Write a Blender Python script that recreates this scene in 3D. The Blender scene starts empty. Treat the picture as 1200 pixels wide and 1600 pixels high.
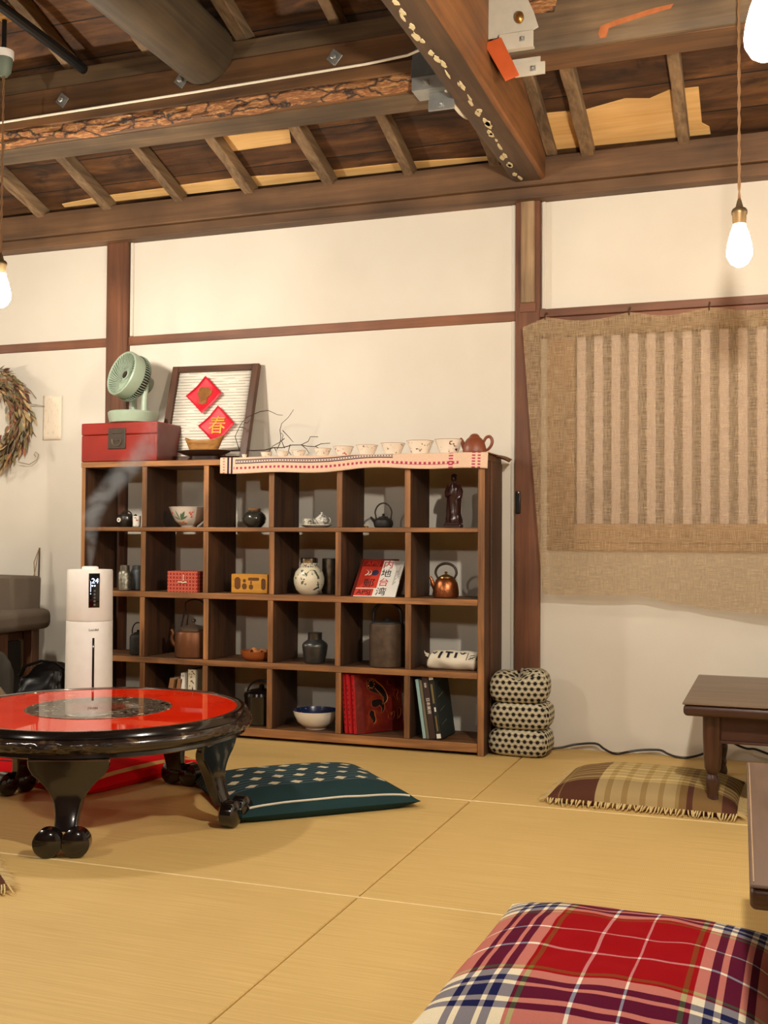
import bpy, math, random
from mathutils import Vector, Matrix, noise
random.seed(7)
SC = bpy.context.scene
COL = SC.collection
PI = math.pi
V = Vector

# ------------------------------------------------------------------ camera
cam_d = bpy.data.cameras.new('camera')
cam = bpy.data.objects.new('camera', cam_d)
COL.objects.link(cam)
yaw, pitch, roll = 0.34369, 0.02519, 0.00591
f = V((-math.sin(yaw)*math.cos(pitch), math.cos(yaw)*math.cos(pitch), math.sin(pitch)))
r = f.cross(V((0, 0, 1))).normalized()
u = r.cross(f)
r2 = r*math.cos(roll)+u*math.sin(roll)
u2 = u*math.cos(roll)-r*math.sin(roll)
cam.matrix_world = Matrix(((r2.x, u2.x, -f.x, 0), (r2.y, u2.y, -f.y, -4.0594), (r2.z, u2.z, -f.z, .77), (0, 0, 0, 1)))
cam_d.sensor_fit = 'VERTICAL'
cam_d.sensor_height = 36
cam_d.lens = 36*1705.2/1600
cam_d.clip_start = .02
SC.camera = cam

# ------------------------------------------------------------------ world, exposure, lamp strengths
w = bpy.data.worlds.new('world')
SC.world = w
w.use_nodes = True
w.node_tree.nodes['Background'].inputs[0].default_value = (.02, .022, .03, 1)
w.node_tree.nodes['Background'].inputs[1].default_value = 1
SC.view_settings.view_transform = 'Standard'
SC.view_settings.look = 'None'
SC.view_settings.gamma = 1
SC.view_settings.use_curve_mapping = False
SC.view_settings.exposure = 0.3
SC.cycles.max_bounces = 8
SC.cycles.diffuse_bounces = 5
SC.cycles.transparent_max_bounces = 12
SC.cycles.sample_clamp_indirect = 6
SC.cycles.use_denoising = True
SC.cycles.caustics_reflective = False
SC.cycles.caustics_refractive = False
# the pendant bulbs: (x, y, z of glass centre, emission strength, colour)
WARM, PEACH = (1, .915, .77), (1, .74, .48)
BULBS = [(-2.415, -1.10, 1.590, 560, WARM),
         (-0.085, -1.05, 1.553, 165, PEACH),
         (-0.012, -2.20, 1.610, 1250, WARM),
         (-4.70, -1.10, 1.590, 640, WARM),
         (2.22, -1.10, 1.590, 640, WARM),
         (-2.40, -3.35, 1.610, 620, WARM),
         (0.00, -4.60, 1.900, 620, WARM)]

# ------------------------------------------------------------------ helpers: objects
def lin(c):
    c = c/255
    return c/12.92 if c <= .04045 else ((c+.055)/1.055)**2.4
def S(r, g, b):
    return (lin(r), lin(g), lin(b), 1)

def tag(o, label=None, cat=None, group=None, kind=None):
    if label: o['label'] = label
    if cat: o['category'] = cat
    if group: o['group'] = group
    if kind: o['kind'] = kind
    return o

def thing(name, label, cat, loc=(0, 0, 0), rz=0, group=None):
    o = bpy.data.objects.new(name, None)
    o.empty_display_size = .05
    COL.objects.link(o)
    o.location = loc
    o.rotation_euler = (0, 0, rz)
    return tag(o, label, cat, group)

class MB:
    def __init__(s):
        s.v, s.f, s.m, s.uv = [], [], [], {}
    def add(s, vs, fs, mi=0, M=None, uvs=None):
        b = len(s.v)
        for p in vs:
            p = V(p)
            s.v.append(tuple(M @ p) if M else tuple(p))
        for i, fc in enumerate(fs):
            if uvs: s.uv[len(s.f)] = [uvs[k] for k in fc]
            s.f.append(tuple(b+k for k in fc))
            s.m.append(mi)
        return s
    def box(s, lo, hi, mi=0, M=None):
        x0, y0, z0 = lo
        x1, y1, z1 = hi
        return s.add([(x0, y0, z0), (x1, y0, z0), (x1, y1, z0), (x0, y1, z0), (x0, y0, z1), (x1, y0, z1), (x1, y1, z1), (x0, y1, z1)],
                     [(3, 2, 1, 0), (4, 5, 6, 7), (0, 1, 5, 4), (1, 2, 6, 5), (2, 3, 7, 6), (3, 0, 4, 7)], mi, M)
    def lathe(s, prof, n=32, mi=0, M=None, c=(0, 0), a0=0, a1=2*PI, sx=1, sy=1, cap=True):
        full = abs(a1-a0-2*PI) < 1e-6
        k = n if full else n+1
        vs, fs = [], []
        for (rr, z) in prof:
            for i in range(k):
                a = a0+(a1-a0)*i/n
                vs.append((c[0]+rr*sx*math.cos(a), c[1]+rr*sy*math.sin(a), z))
        for j in range(len(prof)-1):
            for i in range(n):
                i2 = (i+1) % k
                fs.append((j*k+i, j*k+i2, (j+1)*k+i2, (j+1)*k+i))
        s.add(vs, fs, mi, M)
        b = len(s.v)-len(vs)
        if full and cap:
            if prof[0][0] > 1e-5:
                s.f.append(tuple(b+i for i in range(k))[::-1]); s.m.append(mi)
            if prof[-1][0] > 1e-5:
                s.f.append(tuple(b+(len(prof)-1)*k+i for i in range(k))); s.m.append(mi)
        return s
    def tube(s, pts, r, n=8, mi=0, M=None, closed=False, flat=1, smooth=0):
        pts = [V(p) for p in pts]
        m = len(pts)
        rad = list(r) if isinstance(r, (list, tuple)) else [r]*m
        if smooth:                                          # Catmull-Rom through the given points
            P2, R2 = [], []
            for i in range(m-1):
                p0, p1, p2, p3 = pts[max(i-1, 0)], pts[i], pts[i+1], pts[min(i+2, m-1)]
                for k in range(smooth):
                    q = k/smooth
                    P2.append(.5*(2*p1+(p2-p0)*q+(2*p0-5*p1+4*p2-p3)*q*q+(3*p1-p0-3*p2+p3)*q**3))
                    R2.append(rad[i]*(1-q)+rad[i+1]*q)
            pts, rad = P2+[pts[-1]], R2+[rad[-1]]
            m = len(pts)
        vs, fs = [], []
        t0 = (pts[1]-pts[0]).normalized()
        nn = t0.orthogonal().normalized()
        for i, p in enumerate(pts):
            if closed: t = (pts[(i+1) % m]-pts[i-1]).normalized()
            else: t = (pts[min(i+1, m-1)]-pts[max(i-1, 0)]).normalized()
            nn = (nn-t*nn.dot(t))
            nn = nn.normalized() if nn.length > 1e-6 else t.orthogonal().normalized()
            bb = t.cross(nn)
            for k in range(n):
                a = 2*PI*k/n
                vs.append(p+nn*math.cos(a)*rad[i]+bb*math.sin(a)*rad[i]*flat)
        for i in range(m if closed else m-1):
            j = (i+1) % m
            for k in range(n):
                k2 = (k+1) % n
                fs.append((i*n+k, i*n+k2, j*n+k2, j*n+k))
        if not closed:
            fs.append(tuple(range(n))[::-1])
            fs.append(tuple((m-1)*n+k for k in range(n)))
        return s.add(vs, fs, mi, M)
    def prism(s, poly, z0, z1, mi=0, M=None):
        n = len(poly)
        vs = [(x, y, z0) for x, y in poly]+[(x, y, z1) for x, y in poly]
        fs = [tuple(range(n))[::-1], tuple(range(n, 2*n))]+[(i, (i+1) % n, n+(i+1) % n, n+i) for i in range(n)]
        return s.add(vs, fs, mi, M)
    def ball(s, c, rx, ry=None, rz=None, n=16, mi=0, M=None):
        ry = ry or rx
        rz = rz or rx
        prof = [(math.sin(PI*i/(n//2)), -math.cos(PI*i/(n//2))) for i in range(n//2+1)]
        prof[0] = (1e-6, -1)
        prof[-1] = (1e-6, 1)
        T = Matrix.Translation(c) @ Matrix.Diagonal((rx, ry, rz, 1))
        return s.lathe(prof, n, mi, (M @ T) if M else T)
    def grid(s, fn, nu, nv, mi=0, M=None, uv=True):
        vs, uvs, fs = [], [], []
        for j in range(nv+1):
            for i in range(nu+1):
                vs.append(fn(i/nu, j/nv))
                uvs.append((i/nu, j/nv))
        for j in range(nv):
            for i in range(nu):
                a = j*(nu+1)+i
                fs.append((a, a+1, a+nu+2, a+nu+1))
        return s.add(vs, fs, mi, M, uvs if uv else None)
    def build(s, name, mats, parent=None, bevel=0, ang=35, solid=0, seg=2, kind=None):
        me = bpy.data.meshes.new(name)
        me.from_pydata(s.v, [], s.f)
        if not isinstance(mats, (list, tuple)): mats = [mats]
        for m in mats: me.materials.append(m)
        me.polygons.foreach_set('material_index', s.m)
        if s.uv:
            L = me.uv_layers.new(name='UVMap')
            for p in me.polygons:
                if p.index in s.uv:
                    for li, q in zip(p.loop_indices, s.uv[p.index]): L.data[li].uv = q
        me.validate()
        me.shade_smooth()
        me.set_sharp_from_angle(angle=math.radians(ang))
        o = bpy.data.objects.new(name, me)
        COL.objects.link(o)
        if parent: o.parent = parent
        if solid:
            md = o.modifiers.new('solid', 'SOLIDIFY'); md.thickness = solid; md.offset = 0
        if bevel:
            md = o.modifiers.new('bevel', 'BEVEL'); md.width = bevel; md.segments = seg
            md.limit_method = 'ANGLE'; md.angle_limit = math.radians(40); md.harden_normals = False
        if kind: o['kind'] = kind
        return o

def box_obj(name, lo, hi, mat, parent=None, bevel=.002, kind=None):
    return MB().box(lo, hi).build(name, mat, parent, bevel, kind=kind)

def text_obj(name, body, size, mat, parent, M, depth=.0004, shear=0, align='CENTER'):
    c = bpy.data.curves.new(name, 'FONT')
    c.body = body; c.size = size; c.extrude = depth; c.align_x = align; c.align_y = 'CENTER'; c.shear = shear
    t = bpy.data.objects.new(name, c)
    COL.objects.link(t)
    bpy.context.view_layer.update()
    me = bpy.data.meshes.new_from_object(t.evaluated_get(bpy.context.evaluated_depsgraph_get()))
    bpy.data.objects.remove(t)
    me.materials.clear(); me.materials.append(mat)
    o = bpy.data.objects.new(name, me)
    COL.objects.link(o)
    o.parent = parent
    o.matrix_local = M
    return o

def copy_tree(o, parent=None):
    c = o.copy()
    COL.objects.link(c)
    if parent: c.parent = parent
    for ch in o.children: copy_tree(ch, c)
    return c

def frame_M(o, x, y):
    """matrix with local x along x, local y along y"""
    x = V(x).normalized(); y = V(y); y = (y-x*y.dot(x)).normalized(); z = x.cross(y)
    return Matrix(((x.x, y.x, z.x, o[0]), (x.y, y.y, z.y, o[1]), (x.z, y.z, z.z, o[2]), (0, 0, 0, 1)))

# ------------------------------------------------------------------ helpers: materials
class NT:
    def __init__(s, name):
        s.mat = bpy.data.materials.new(name)
        s.mat.use_nodes = True
        s.t = s.mat.node_tree
        s.b = s.t.nodes['Principled BSDF']
        s.out = s.t.nodes['Material Output']
    def n(s, typ, ins=None, **props):
        nd = s.t.nodes.new('ShaderNode'+typ)
        for k, v in props.items(): setattr(nd, k, v)
        for k, v in (ins or {}).items(): s.set(nd.inputs[k], v)
        return nd
    def set(s, sock, v):
        if isinstance(v, bpy.types.NodeSocket): s.t.links.new(v, sock)
        else: sock.default_value = v
    def math(s, op, a, b=None, c=None):
        nd = s.n('Math', operation=op)
        s.set(nd.inputs[0], a)
        if b is not None: s.set(nd.inputs[1], b)
        if c is not None: s.set(nd.inputs[2], c)
        return nd.outputs[0]
    def ramp(s, fac, stops, interp='LINEAR'):
        nd = s.n('ValToRGB')
        cr = nd.color_ramp
        cr.interpolation = interp
        while len(cr.elements) > 1: cr.elements.remove(cr.elements[-1])
        cr.elements[0].position, cr.elements[0].color = stops[0]
        for p, c in stops[1:]:
            e = cr.elements.new(p); e.color = c
        s.set(nd.inputs[0], fac)
        return nd.outputs[0]
    def mix(s, fac, a, b, mode='MIX'):
        nd = s.n('Mix', data_type='RGBA', blend_type=mode)
        s.set(nd.inputs[0], fac); s.set(nd.inputs[6], a); s.set(nd.inputs[7], b)
        return nd.outputs[2]
    def obj(s, rnd=False):
        tc = s.n('TexCoord').outputs['Object']
        if rnd:
            oi = s.n('ObjectInfo').outputs['Random']
            k = s.math('MULTIPLY', oi, 23.0)
            tc = s.n('VectorMath', {0: tc, 1: s.n('CombineXYZ', {0: k, 1: k, 2: k}).outputs[0]}, operation='ADD').outputs[0]
        return tc
    def uv(s):
        o = s.n('TexCoord').outputs['UV']
        x = s.n('SeparateXYZ', {0: o})
        return x.outputs[0], x.outputs[1], o
    def noise(s, vec, scale=5, detail=4, rough=.5, dist=0, out=0):
        return s.n('TexNoise', {'Vector': vec, 'Scale': scale, 'Detail': detail, 'Roughness': rough, 'Distortion': dist}).outputs[out]
    def scaled(s, vec, sc):
        return s.n('Mapping', {'Vector': vec, 'Scale': sc}).outputs[0]
    def bump(s, h, strength=.2, dist=.01):
        s.set(s.b.inputs['Normal'], s.n('Bump', {'Height': h, 'Strength': strength, 'Distance': dist}).outputs[0])
    def base(s, c, rough=.5, metal=0, coat=0, spec=None):
        s.set(s.b.inputs['Base Color'], c)
        s.set(s.b.inputs['Roughness'], rough)
        s.b.inputs['Metallic'].default_value = metal
        s.b.inputs['Coat Weight'].default_value = coat
        s.b.inputs['Coat Roughness'].default_value = .06
        if spec is not None: s.b.inputs['Specular IOR Level'].default_value = spec
        return s.mat

def plain(name, c, rough=.5, metal=0, coat=0, vary=.12, nscale=30, bump=0, spec=None):
    m = NT(name)
    nz = m.noise(m.obj(True), nscale, 4)
    k = m.ramp(nz, [(.3, (1-vary, 1-vary, 1-vary, 1)), (.7, (1+vary*.5, 1+vary*.5, 1+vary*.5, 1))])
    m.base(m.mix(1, c, k, 'MULTIPLY'), rough, metal, coat, spec)
    if bump: m.bump(nz, bump, .004)
    return m.mat

def wood(name, dark, light, axis=0, rough=.5, scale=1.0, bump=.2, coat=0, blotch=.35):
    m = NT(name)
    o = m.obj(True)
    sc = [14*scale]*3
    sc[axis] = 1.1*scale
    v = m.scaled(o, sc)
    a = m.noise(v, 1.6, 7, .6, .8)
    sc2 = [60*scale]*3
    sc2[axis] = 2.5*scale
    b = m.noise(m.scaled(o, sc2), 1.5, 3, .6)
    g = m.math('MULTIPLY_ADD', b, .35, m.math('MULTIPLY', a, .75))
    c = m.ramp(g, [(.34, dark), (.52, tuple((dark[i]+light[i])/2 for i in range(3))+(1,)), (.70, light)])
    bl = m.noise(o, 3.2, 3)
    k = m.ramp(bl, [(.35, (1-blotch,)*3+(1,)), (.65, (1.08,)*3+(1,))])
    m.base(m.mix(1, c, k, 'MULTIPLY'), rough, 0, coat)
    m.bump(g, bump, .004)
    return m.mat

def fabric(name, c, rough=.9, thread=700, vary=.25):
    m = NT(name)
    o = m.obj(True)
    nz = m.noise(m.scaled(o, (thread, thread, thread)), 1, 2)
    lo = m.noise(o, 9, 3)
    k = m.math('MULTIPLY_ADD', nz, vary, m.math('MULTIPLY_ADD', lo, vary, 1-vary))
    m.base(m.mix(1, c, m.n('CombineColor', {0: k, 1: k, 2: k}).outputs[0], 'MULTIPLY'), rough, spec=.15)
    m.bump(nz, .25, .002)
    return m.mat

def emit(name, c, st):
    m = NT(name)
    m.base((0, 0, 0, 1), .5)
    m.b.inputs['Emission Color'].default_value = tuple(c[:3])+(1,)
    m.b.inputs['Emission Strength'].default_value = st
    return m.mat

# ------------------------------------------------------------------ material library
def plaster_mat():
    m = NT('plaster')
    o = m.obj()
    a = m.noise(o, 2.2, 4)
    b = m.noise(o, 160, 3, .7)
    m.base(m.ramp(a, [(.3, S(212, 204, 191)), (.7, S(222, 215, 203))]), .92, spec=.15)
    m.bump(b, .12, .003)
    return m.mat
PLASTER = plaster_mat()

def tatami_mat():
    m = NT('tatami')
    o = m.obj()
    # fine ribs running across the mat plus warp threads
    w1 = m.n('TexWave', {'Vector': o, 'Scale': 150, 'Distortion': .6, 'Detail': 1.0}, wave_type='BANDS', bands_direction='Y').outputs[1]
    w2 = m.n('TexWave', {'Vector': o, 'Scale': 70, 'Distortion': .3}, wave_type='BANDS', bands_direction='X').outputs[1]
    st = m.noise(m.scaled(o, (2, 90, 1)), 2, 5, .65)
    lo = m.noise(o, 1.6, 3)
    c = m.ramp(st, [(.3, S(202, 168, 104)), (.5, S(212, 179, 114)), (.72, S(222, 190, 126))])
    k = m.ramp(lo, [(.3, (.92, .90, .86, 1)), (.7, (1.03, 1.02, 1.0, 1))])
    c = m.mix(1, c, k, 'MULTIPLY')
    kk = m.math('MULTIPLY_ADD', m.math('MULTIPLY', w1, w2), .12, .93)
    c = m.mix(1, c, m.n('CombineColor', {0: kk, 1: kk, 2: kk}).outputs[0], 'MULTIPLY')
    m.base(c, .62, spec=.3)
    m.bump(m.math('ADD', w1, w2), .12, .002)
    return m.mat
TATAMI = tatami_mat()

POST = wood('post_wood', S(78, 44, 26), S(128, 80, 52), 2, .55, .8)
POST_OLD = wood('weathered_post_wood', S(104, 76, 52), S(176, 146, 110), 2, .7, 1, .4)
RAIL = wood('rail_wood', S(92, 54, 36), S(138, 88, 60), 0, .55, .8)
PLATE = wood('wall_plate_wood', S(66, 46, 30), S(124, 90, 60), 0, .6, .5, .3, 0, .45)
BEAM = wood('old_beam_wood', S(62, 40, 20), S(126, 86, 48), 0, .62, .55, .45, 0, .45)
BEAM_GREY = wood('grey_beam_wood', S(62, 48, 34), S(122, 98, 70), 0, .7, .6, .45, 0, .5)
BEAM_Y = wood('cross_beam_wood', S(84, 50, 24), S(150, 98, 54), 1, .6, .55, .45)
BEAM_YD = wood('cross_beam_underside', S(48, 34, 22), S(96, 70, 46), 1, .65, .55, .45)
RAFT = wood('rafter_wood', S(78, 60, 42), S(152, 124, 92), 1, .75, 1, .4)
LOG = wood('log_wood', S(50, 40, 28), S(88, 72, 50), 1, .75, .8, .3)
def roof_mat():
    m = NT('roof_boards')
    o = m.obj()
    yy = m.n('SeparateXYZ', {0: o}).outputs[1]
    plank = m.math('FLOOR', m.math('MULTIPLY', yy, 6.2))
    off = m.n('TexWhiteNoise', {'W': plank}, noise_dimensions='1D').outputs[0]
    v = m.n('CombineXYZ', {0: m.math('MULTIPLY_ADD', off, 40, m.n('SeparateXYZ', {0: o}).outputs[0]), 1: m.math('MULTIPLY', yy, 9), 2: 0}).outputs[0]
    a = m.noise(v, 1.8, 6, .6, .6)
    c = m.ramp(a, [(.3, S(52, 36, 22)), (.5, S(98, 66, 40)), (.7, S(144, 104, 64))])
    st = m.noise(m.scaled(o, (2.2, 4.5, 1)), 1.6, 5, .65, 1.0)
    c = m.mix(1, c, m.ramp(st, [(.36, (.36, .32, .30, 1)), (.48, (.85, .82, .78, 1)), (.60, (1.0, .96, .9, 1)), (.70, (1.5, 1.4, 1.2, 1))]), 'MULTIPLY')
    t = m.ramp(off, [(0, (.65, .62, .6, 1)), (1, (1.1, 1.05, 1.0, 1))])
    c = m.mix(1, c, t, 'MULTIPLY')
    fr = m.math('FRACT', m.math('MULTIPLY', yy, 6.2))
    c = m.mix(m.math('LESS_THAN', fr, .035), c, S(20, 14, 10))
    m.base(c, .7)
    m.bump(a, .3, .004)
    return m.mat
ROOF = roof_mat()
PLY = wood('new_plywood', S(206, 160, 96), S(232, 192, 130), 0, .6, .8, .1, 0, .1)
BARK = None
def bark_mat():
    m = NT('bark')
    o = m.obj()
    v = m.n('VectorMath', {0: m.scaled(o, (7, 20, 24)), 1: m.n('VectorMath', {0: m.noise(o, 14, 3, .6, 0, 1), 1: (.9, .9, .9)}, operation='MULTIPLY').outputs[0]}, operation='ADD').outputs[0]
    d = m.n('TexVoronoi', {'Vector': v, 'Scale': 1.0, 'Randomness': 1.0}, feature='DISTANCE_TO_EDGE').outputs[0]
    n = m.noise(m.scaled(o, (10, 60, 60)), 2, 6, .7, 1.5)
    c = m.ramp(n, [(.3, S(92, 54, 30)), (.5, S(150, 96, 54)), (.68, S(208, 164, 104))])
    c = m.mix(m.ramp(d, [(.01, (1, 1, 1, 1)), (.09, (0, 0, 0, 1))]), c, S(44, 28, 20))
    m.base(c, .7)
    m.bump(m.math('ADD', d, n), .6, .01)
    return m.mat
BARK = bark_mat()
STEEL = plain('galvanised_steel', S(168, 170, 168), .42, .75, vary=.2, nscale=14)
STEEL_D = plain('dull_steel', S(98, 102, 104), .5, .6, vary=.2)
CABLE_W = plain('white_cable', S(222, 214, 196), .5, vary=.05)
CABLE_K = plain('black_cable', S(22, 20, 20), .45, vary=.1)
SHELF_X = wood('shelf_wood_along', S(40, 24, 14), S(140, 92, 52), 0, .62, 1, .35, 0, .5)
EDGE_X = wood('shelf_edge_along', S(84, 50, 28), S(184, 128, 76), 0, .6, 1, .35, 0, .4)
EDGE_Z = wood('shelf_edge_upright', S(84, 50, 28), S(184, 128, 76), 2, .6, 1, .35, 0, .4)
SHELF_Z = wood('shelf_wood_upright', S(36, 22, 13), S(98, 62, 36), 2, .62, .8, .35, 0, .5)  # wood darkened to carry the shade inside the cubbies
BLACK = plain('black_lacquer', S(20, 15, 14), .16, 0, .6, vary=.3, nscale=8)
GOLDPAINT = plain('gold_paint', S(196, 150, 60), .35, .7, vary=.3, nscale=60)
WHITE_CER = plain('white_porcelain', S(236, 228, 214), .2, 0, .5, vary=.05)
DARK_CER = plain('dark_stoneware', S(44, 38, 32), .3, 0, .3, vary=.35, nscale=40)
IRON = plain('cast_iron', S(52, 48, 44), .55, .45, vary=.3, nscale=60, bump=.2)
IRON_BR = plain('brown_iron', S(84, 66, 50), .55, .35, vary=.3, nscale=40, bump=.2)
PEWTER = plain('pewter', S(150, 144, 132), .32, .85, vary=.35, nscale=45, bump=.3)
CHROME = plain('chrome', S(196, 194, 190), .16, 1, vary=.05)
COPPER = plain('copper', S(166, 100, 62), .34, .9, vary=.25, nscale=70, bump=.35)
COPPER_OLD = plain('old_copper', S(122, 78, 50), .45, .7, vary=.3, nscale=12)
BRASS = plain('brass', S(176, 132, 70), .3, .9, vary=.15)
CLAY = plain('purple_clay', S(128, 66, 42), .42, 0, 0, vary=.12, nscale=90)
SAGE = plain('sage_plastic', S(146, 162, 142), .42, vary=.04)
SAGE_D = plain('sage_plastic_dark', S(96, 108, 94), .5, vary=.05)
BLACK_PL = plain('black_plastic', S(20, 20, 22), .35, vary=.05)
WHITE_PL = plain('white_plastic', S(246, 243, 239), .38, vary=.03)
PAPER = plain('paper', S(226, 214, 190), .85, vary=.06)
INK = plain('black_ink', S(24, 22, 26), .7, vary=.02)
INK_RED = plain('red_ink', S(190, 44, 30), .7, vary=.03)
WHITE_INK = plain('white_ink', S(226, 220, 208), .7, vary=.02)
GREY_INK = plain('grey_ink', S(140, 134, 126), .7, vary=.02)

# ------------------------------------------------------------------ room shell
X0, X1, YB = -6.0, 3.3, -6.2
def roof_z(y): return 2.245+.33*(-.12-y)

mb = MB()
mb.box((X0, YB, -.06), (X1, .1, -.022), 1)
rows = [0.0, -.915, -1.845, -2.775, -3.705, -4.635, -5.565, YB]
xs = [-.848+1.86*k for k in range(-3, 4)]
for j in range(len(rows)-1):
    for i in range(len(xs)-1):
        a, b = max(xs[i], X0), min(xs[i+1], X1)
        mb.box((a+.002, rows[j+1]+.0008, -.03), (b-.002, rows[j]-.0008, 0), 0)
for y_ in rows[1:-1]: mb.box((X0, y_-.0035, -.01), (X1, y_+.0035, .0012), 2)  # pale folded edges, the glint along the seams painted into their colour
mb.build('floor', [TATAMI, plain('seam_dark', S(70, 50, 30), .9), plain('straw_fold_glint', S(232, 206, 152), .6, vary=.1)], bevel=.003, kind='structure')

WX0, WX1, WZ0, WZ1 = -.70, 1.1, .83, 1.53
mb = MB()
mb.box((X0, 0, -.05), (WX0, .14, 2.35)).box((WX1, 0, -.05), (X1, .14, 2.35))
mb.box((WX0, 0, -.05), (WX1, .14, WZ0)).box((WX0, 0, WZ1), (WX1, .14, 2.35))
mb.build('wall_back', PLASTER, kind='structure')
def side_wall(x0, x1, name):
    mbb = MB()
    mbb.add([(x0, .14, -.05), (x0, YB, -.05), (x0, YB, 4.4), (x0, .14, 2.4), (x1, .14, -.05), (x1, YB, -.05), (x1, YB, 4.4), (x1, .14, 2.4)],
            [(0, 1, 2, 3), (7, 6, 5, 4), (0, 4, 5, 1), (1, 5, 6, 2), (2, 6, 7, 3), (3, 7, 4, 0)])
    mbb.build(name, PLASTER, kind='structure')
side_wall(X0-.1, X0, 'wall_left')
side_wall(X1, X1+.1, 'wall_right')
MB().box((X0, YB-.1, -.05), (X1, YB, 4.5)).build('wall_front', wood('shutter_wood', S(70, 44, 30), S(112, 74, 50), 2, .6, .4), kind='structure')

# sloping roof boards, with the strips of newer plywood let into them
mb = MB()
th = .03
def slab(x0, x1, y0, y1, dz0, dz1, mi, poly=None):
    pts = poly or [(x0, y0), (x1, y0), (x1, y1), (x0, y1)]
    n = len(pts)
    vs = [(x, y, roof_z(y)+dz0) for x, y in pts]+[(x, y, roof_z(y)+dz1) for x, y in pts]
    mb.add(vs, [tuple(range(n))[::-1], tuple(range(n, 2*n))]+[(i, (i+1) % n, n+(i+1) % n, n+i) for i in range(n)], mi)
slab(X0, X1, YB, .14, 0, th, 0)
slab(0, 0, 0, 0, -.004, .001, 1, [(-.817, -.064), (-.21, -.05), (-.212, -.085), (-.236, -.11), (-.236, -.285), (-.333, -.288), (-.40, -.26), (-.48, -.275), (-.62, -.245), (-.80, -.255)])
slab(0, 0, 0, 0, -.004, .001, 1, [(-2.02, -.265), (-1.744, -.27), (-1.72, -.34), (-2.02, -.355)])
slab(0, 0, 0, 0, -.004, .001, 1, [(-2.93, -.056), (-2.39, -.056), (-2.39, -.10), (-2.70, -.095), (-2.93, -.075)])
slab(0, 0, 0, 0, -.004, .001, 1, [(-2.36, -.05), (-1.33, -.045), (-1.0, -.045), (-1.0, -.062), (-1.33, -.085), (-1.69, -.088), (-2.05, -.11), (-2.36, -.105)])
mb.build('ceiling', [ROOF, PLY], kind='structure')

# posts, rails, wall plate
mb = MB(); mb.box((X0, -.085, 2.092), (X1, .06, 2.195)).box((X0, -.066, 2.048), (X1, .06, 2.092))
mb.build('trim_1', PLATE, bevel=.004, kind='structure')
box_obj('trim_2', (-2.732, -.025, 0), (-2.626, .05, 2.05), POST, bevel=.003, kind='structure')
box_obj('trim_3', (-.921, -.028, 0), (-.827, .05, 2.05), POST, bevel=.003, kind='structure')
mb = MB(); mb.prism([(-.903, -.02), (-.843, -.02), (-.849, -.034), (-.897, -.034)], 1.665, 2.055)
mb.build('trim_4', POST_OLD, bevel=.003, kind='structure')
mb = MB(); mb.box((-.903, -.033, 1.628), (-.842, -.02, 1.664))
mb.build('trim_5', RAIL, bevel=.002, kind='structure')
box_obj('trim_6', (X0, -.012, 1.602), (-2.732, .03, 1.640), RAIL, kind='structure')
box_obj('trim_7', (-2.626, -.012, 1.602), (-.921, .03, 1.640), RAIL, kind='structure')
mb = MB(); mb.box((-.827, -.032, 1.606), (X1, .03, 1.636)).box((-.827, -.012, 1.53), (X1, .03, 1.612))
mb.build('trim_8', RAIL, bevel=.002, kind='structure')
# thin paler bead down each side of the plaster fields
mb = MB()
for x in (-2.626+.004, -.827+.004):
    mb.box((x, -.010, 1.642), (x+.014, 0, 2.048))
mb.box((-.94, -.006, .0), (-.921, 0, 2.048))
mb.build('trim_9', PLASTER, bevel=.002, kind='structure')

# window: timber frame with a corrugated translucent sheet
t = thing('window_1', 'wide window with corrugated sheet behind the linen curtain', 'window', (0, 0, 0))
t['kind'] = 'structure'
mb = MB()
mb.box((-.80, -.014, .735), (-.70, .05, 1.53)).box((1.1, -.014, .735), (1.2, .05, 1.53))
mb.build('window_frame', wood('jamb_wood', S(120, 84, 52), S(164, 122, 82), 2, .6, 1), t, .003, kind='structure')
mb = MB(); mb.box((-.70, -.02, .735), (1.1, .06, .832)).box((-.70, -.026, .762), (1.1, -.016, .768))
mb.build('window_sill', wood('sill_wood', S(168, 130, 92), S(206, 168, 126), 0, .6, 1), t, .003, kind='structure')
def corr(uu, vv):
    x = -.72+1.86*uu
    return (x, .04+.021*math.cos((x+.72)*2*PI/.0635), .80+.76*vv)
m = NT('corrugated_sheet')
nz = m.noise(m.scaled(m.obj(), (26, 26, 26)), 1.3, 3, .5, 2.5)
m.base(S(176, 164, 162), .3)
m.bump(nz, .5, .01)
MB().grid(corr, 420, 8).build('corrugated_panel', m.mat, t, kind='structure')

mb = MB()
for k in range(-3, 25):
    xc = -.485+.0635*k
    mb.box((xc-.0165, -.002, .832), (xc+.0165, .012, 1.53))
m = NT('slat_film')
nz = m.noise(m.scaled(m.obj(), (22, 22, 22)), 1.3, 3, .5, 2.5)
m.base(S(238, 222, 220), .3)
m.bump(nz, .6, .012)
mb.build('window_slats', m.mat, t, .002, kind='structure')

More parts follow.
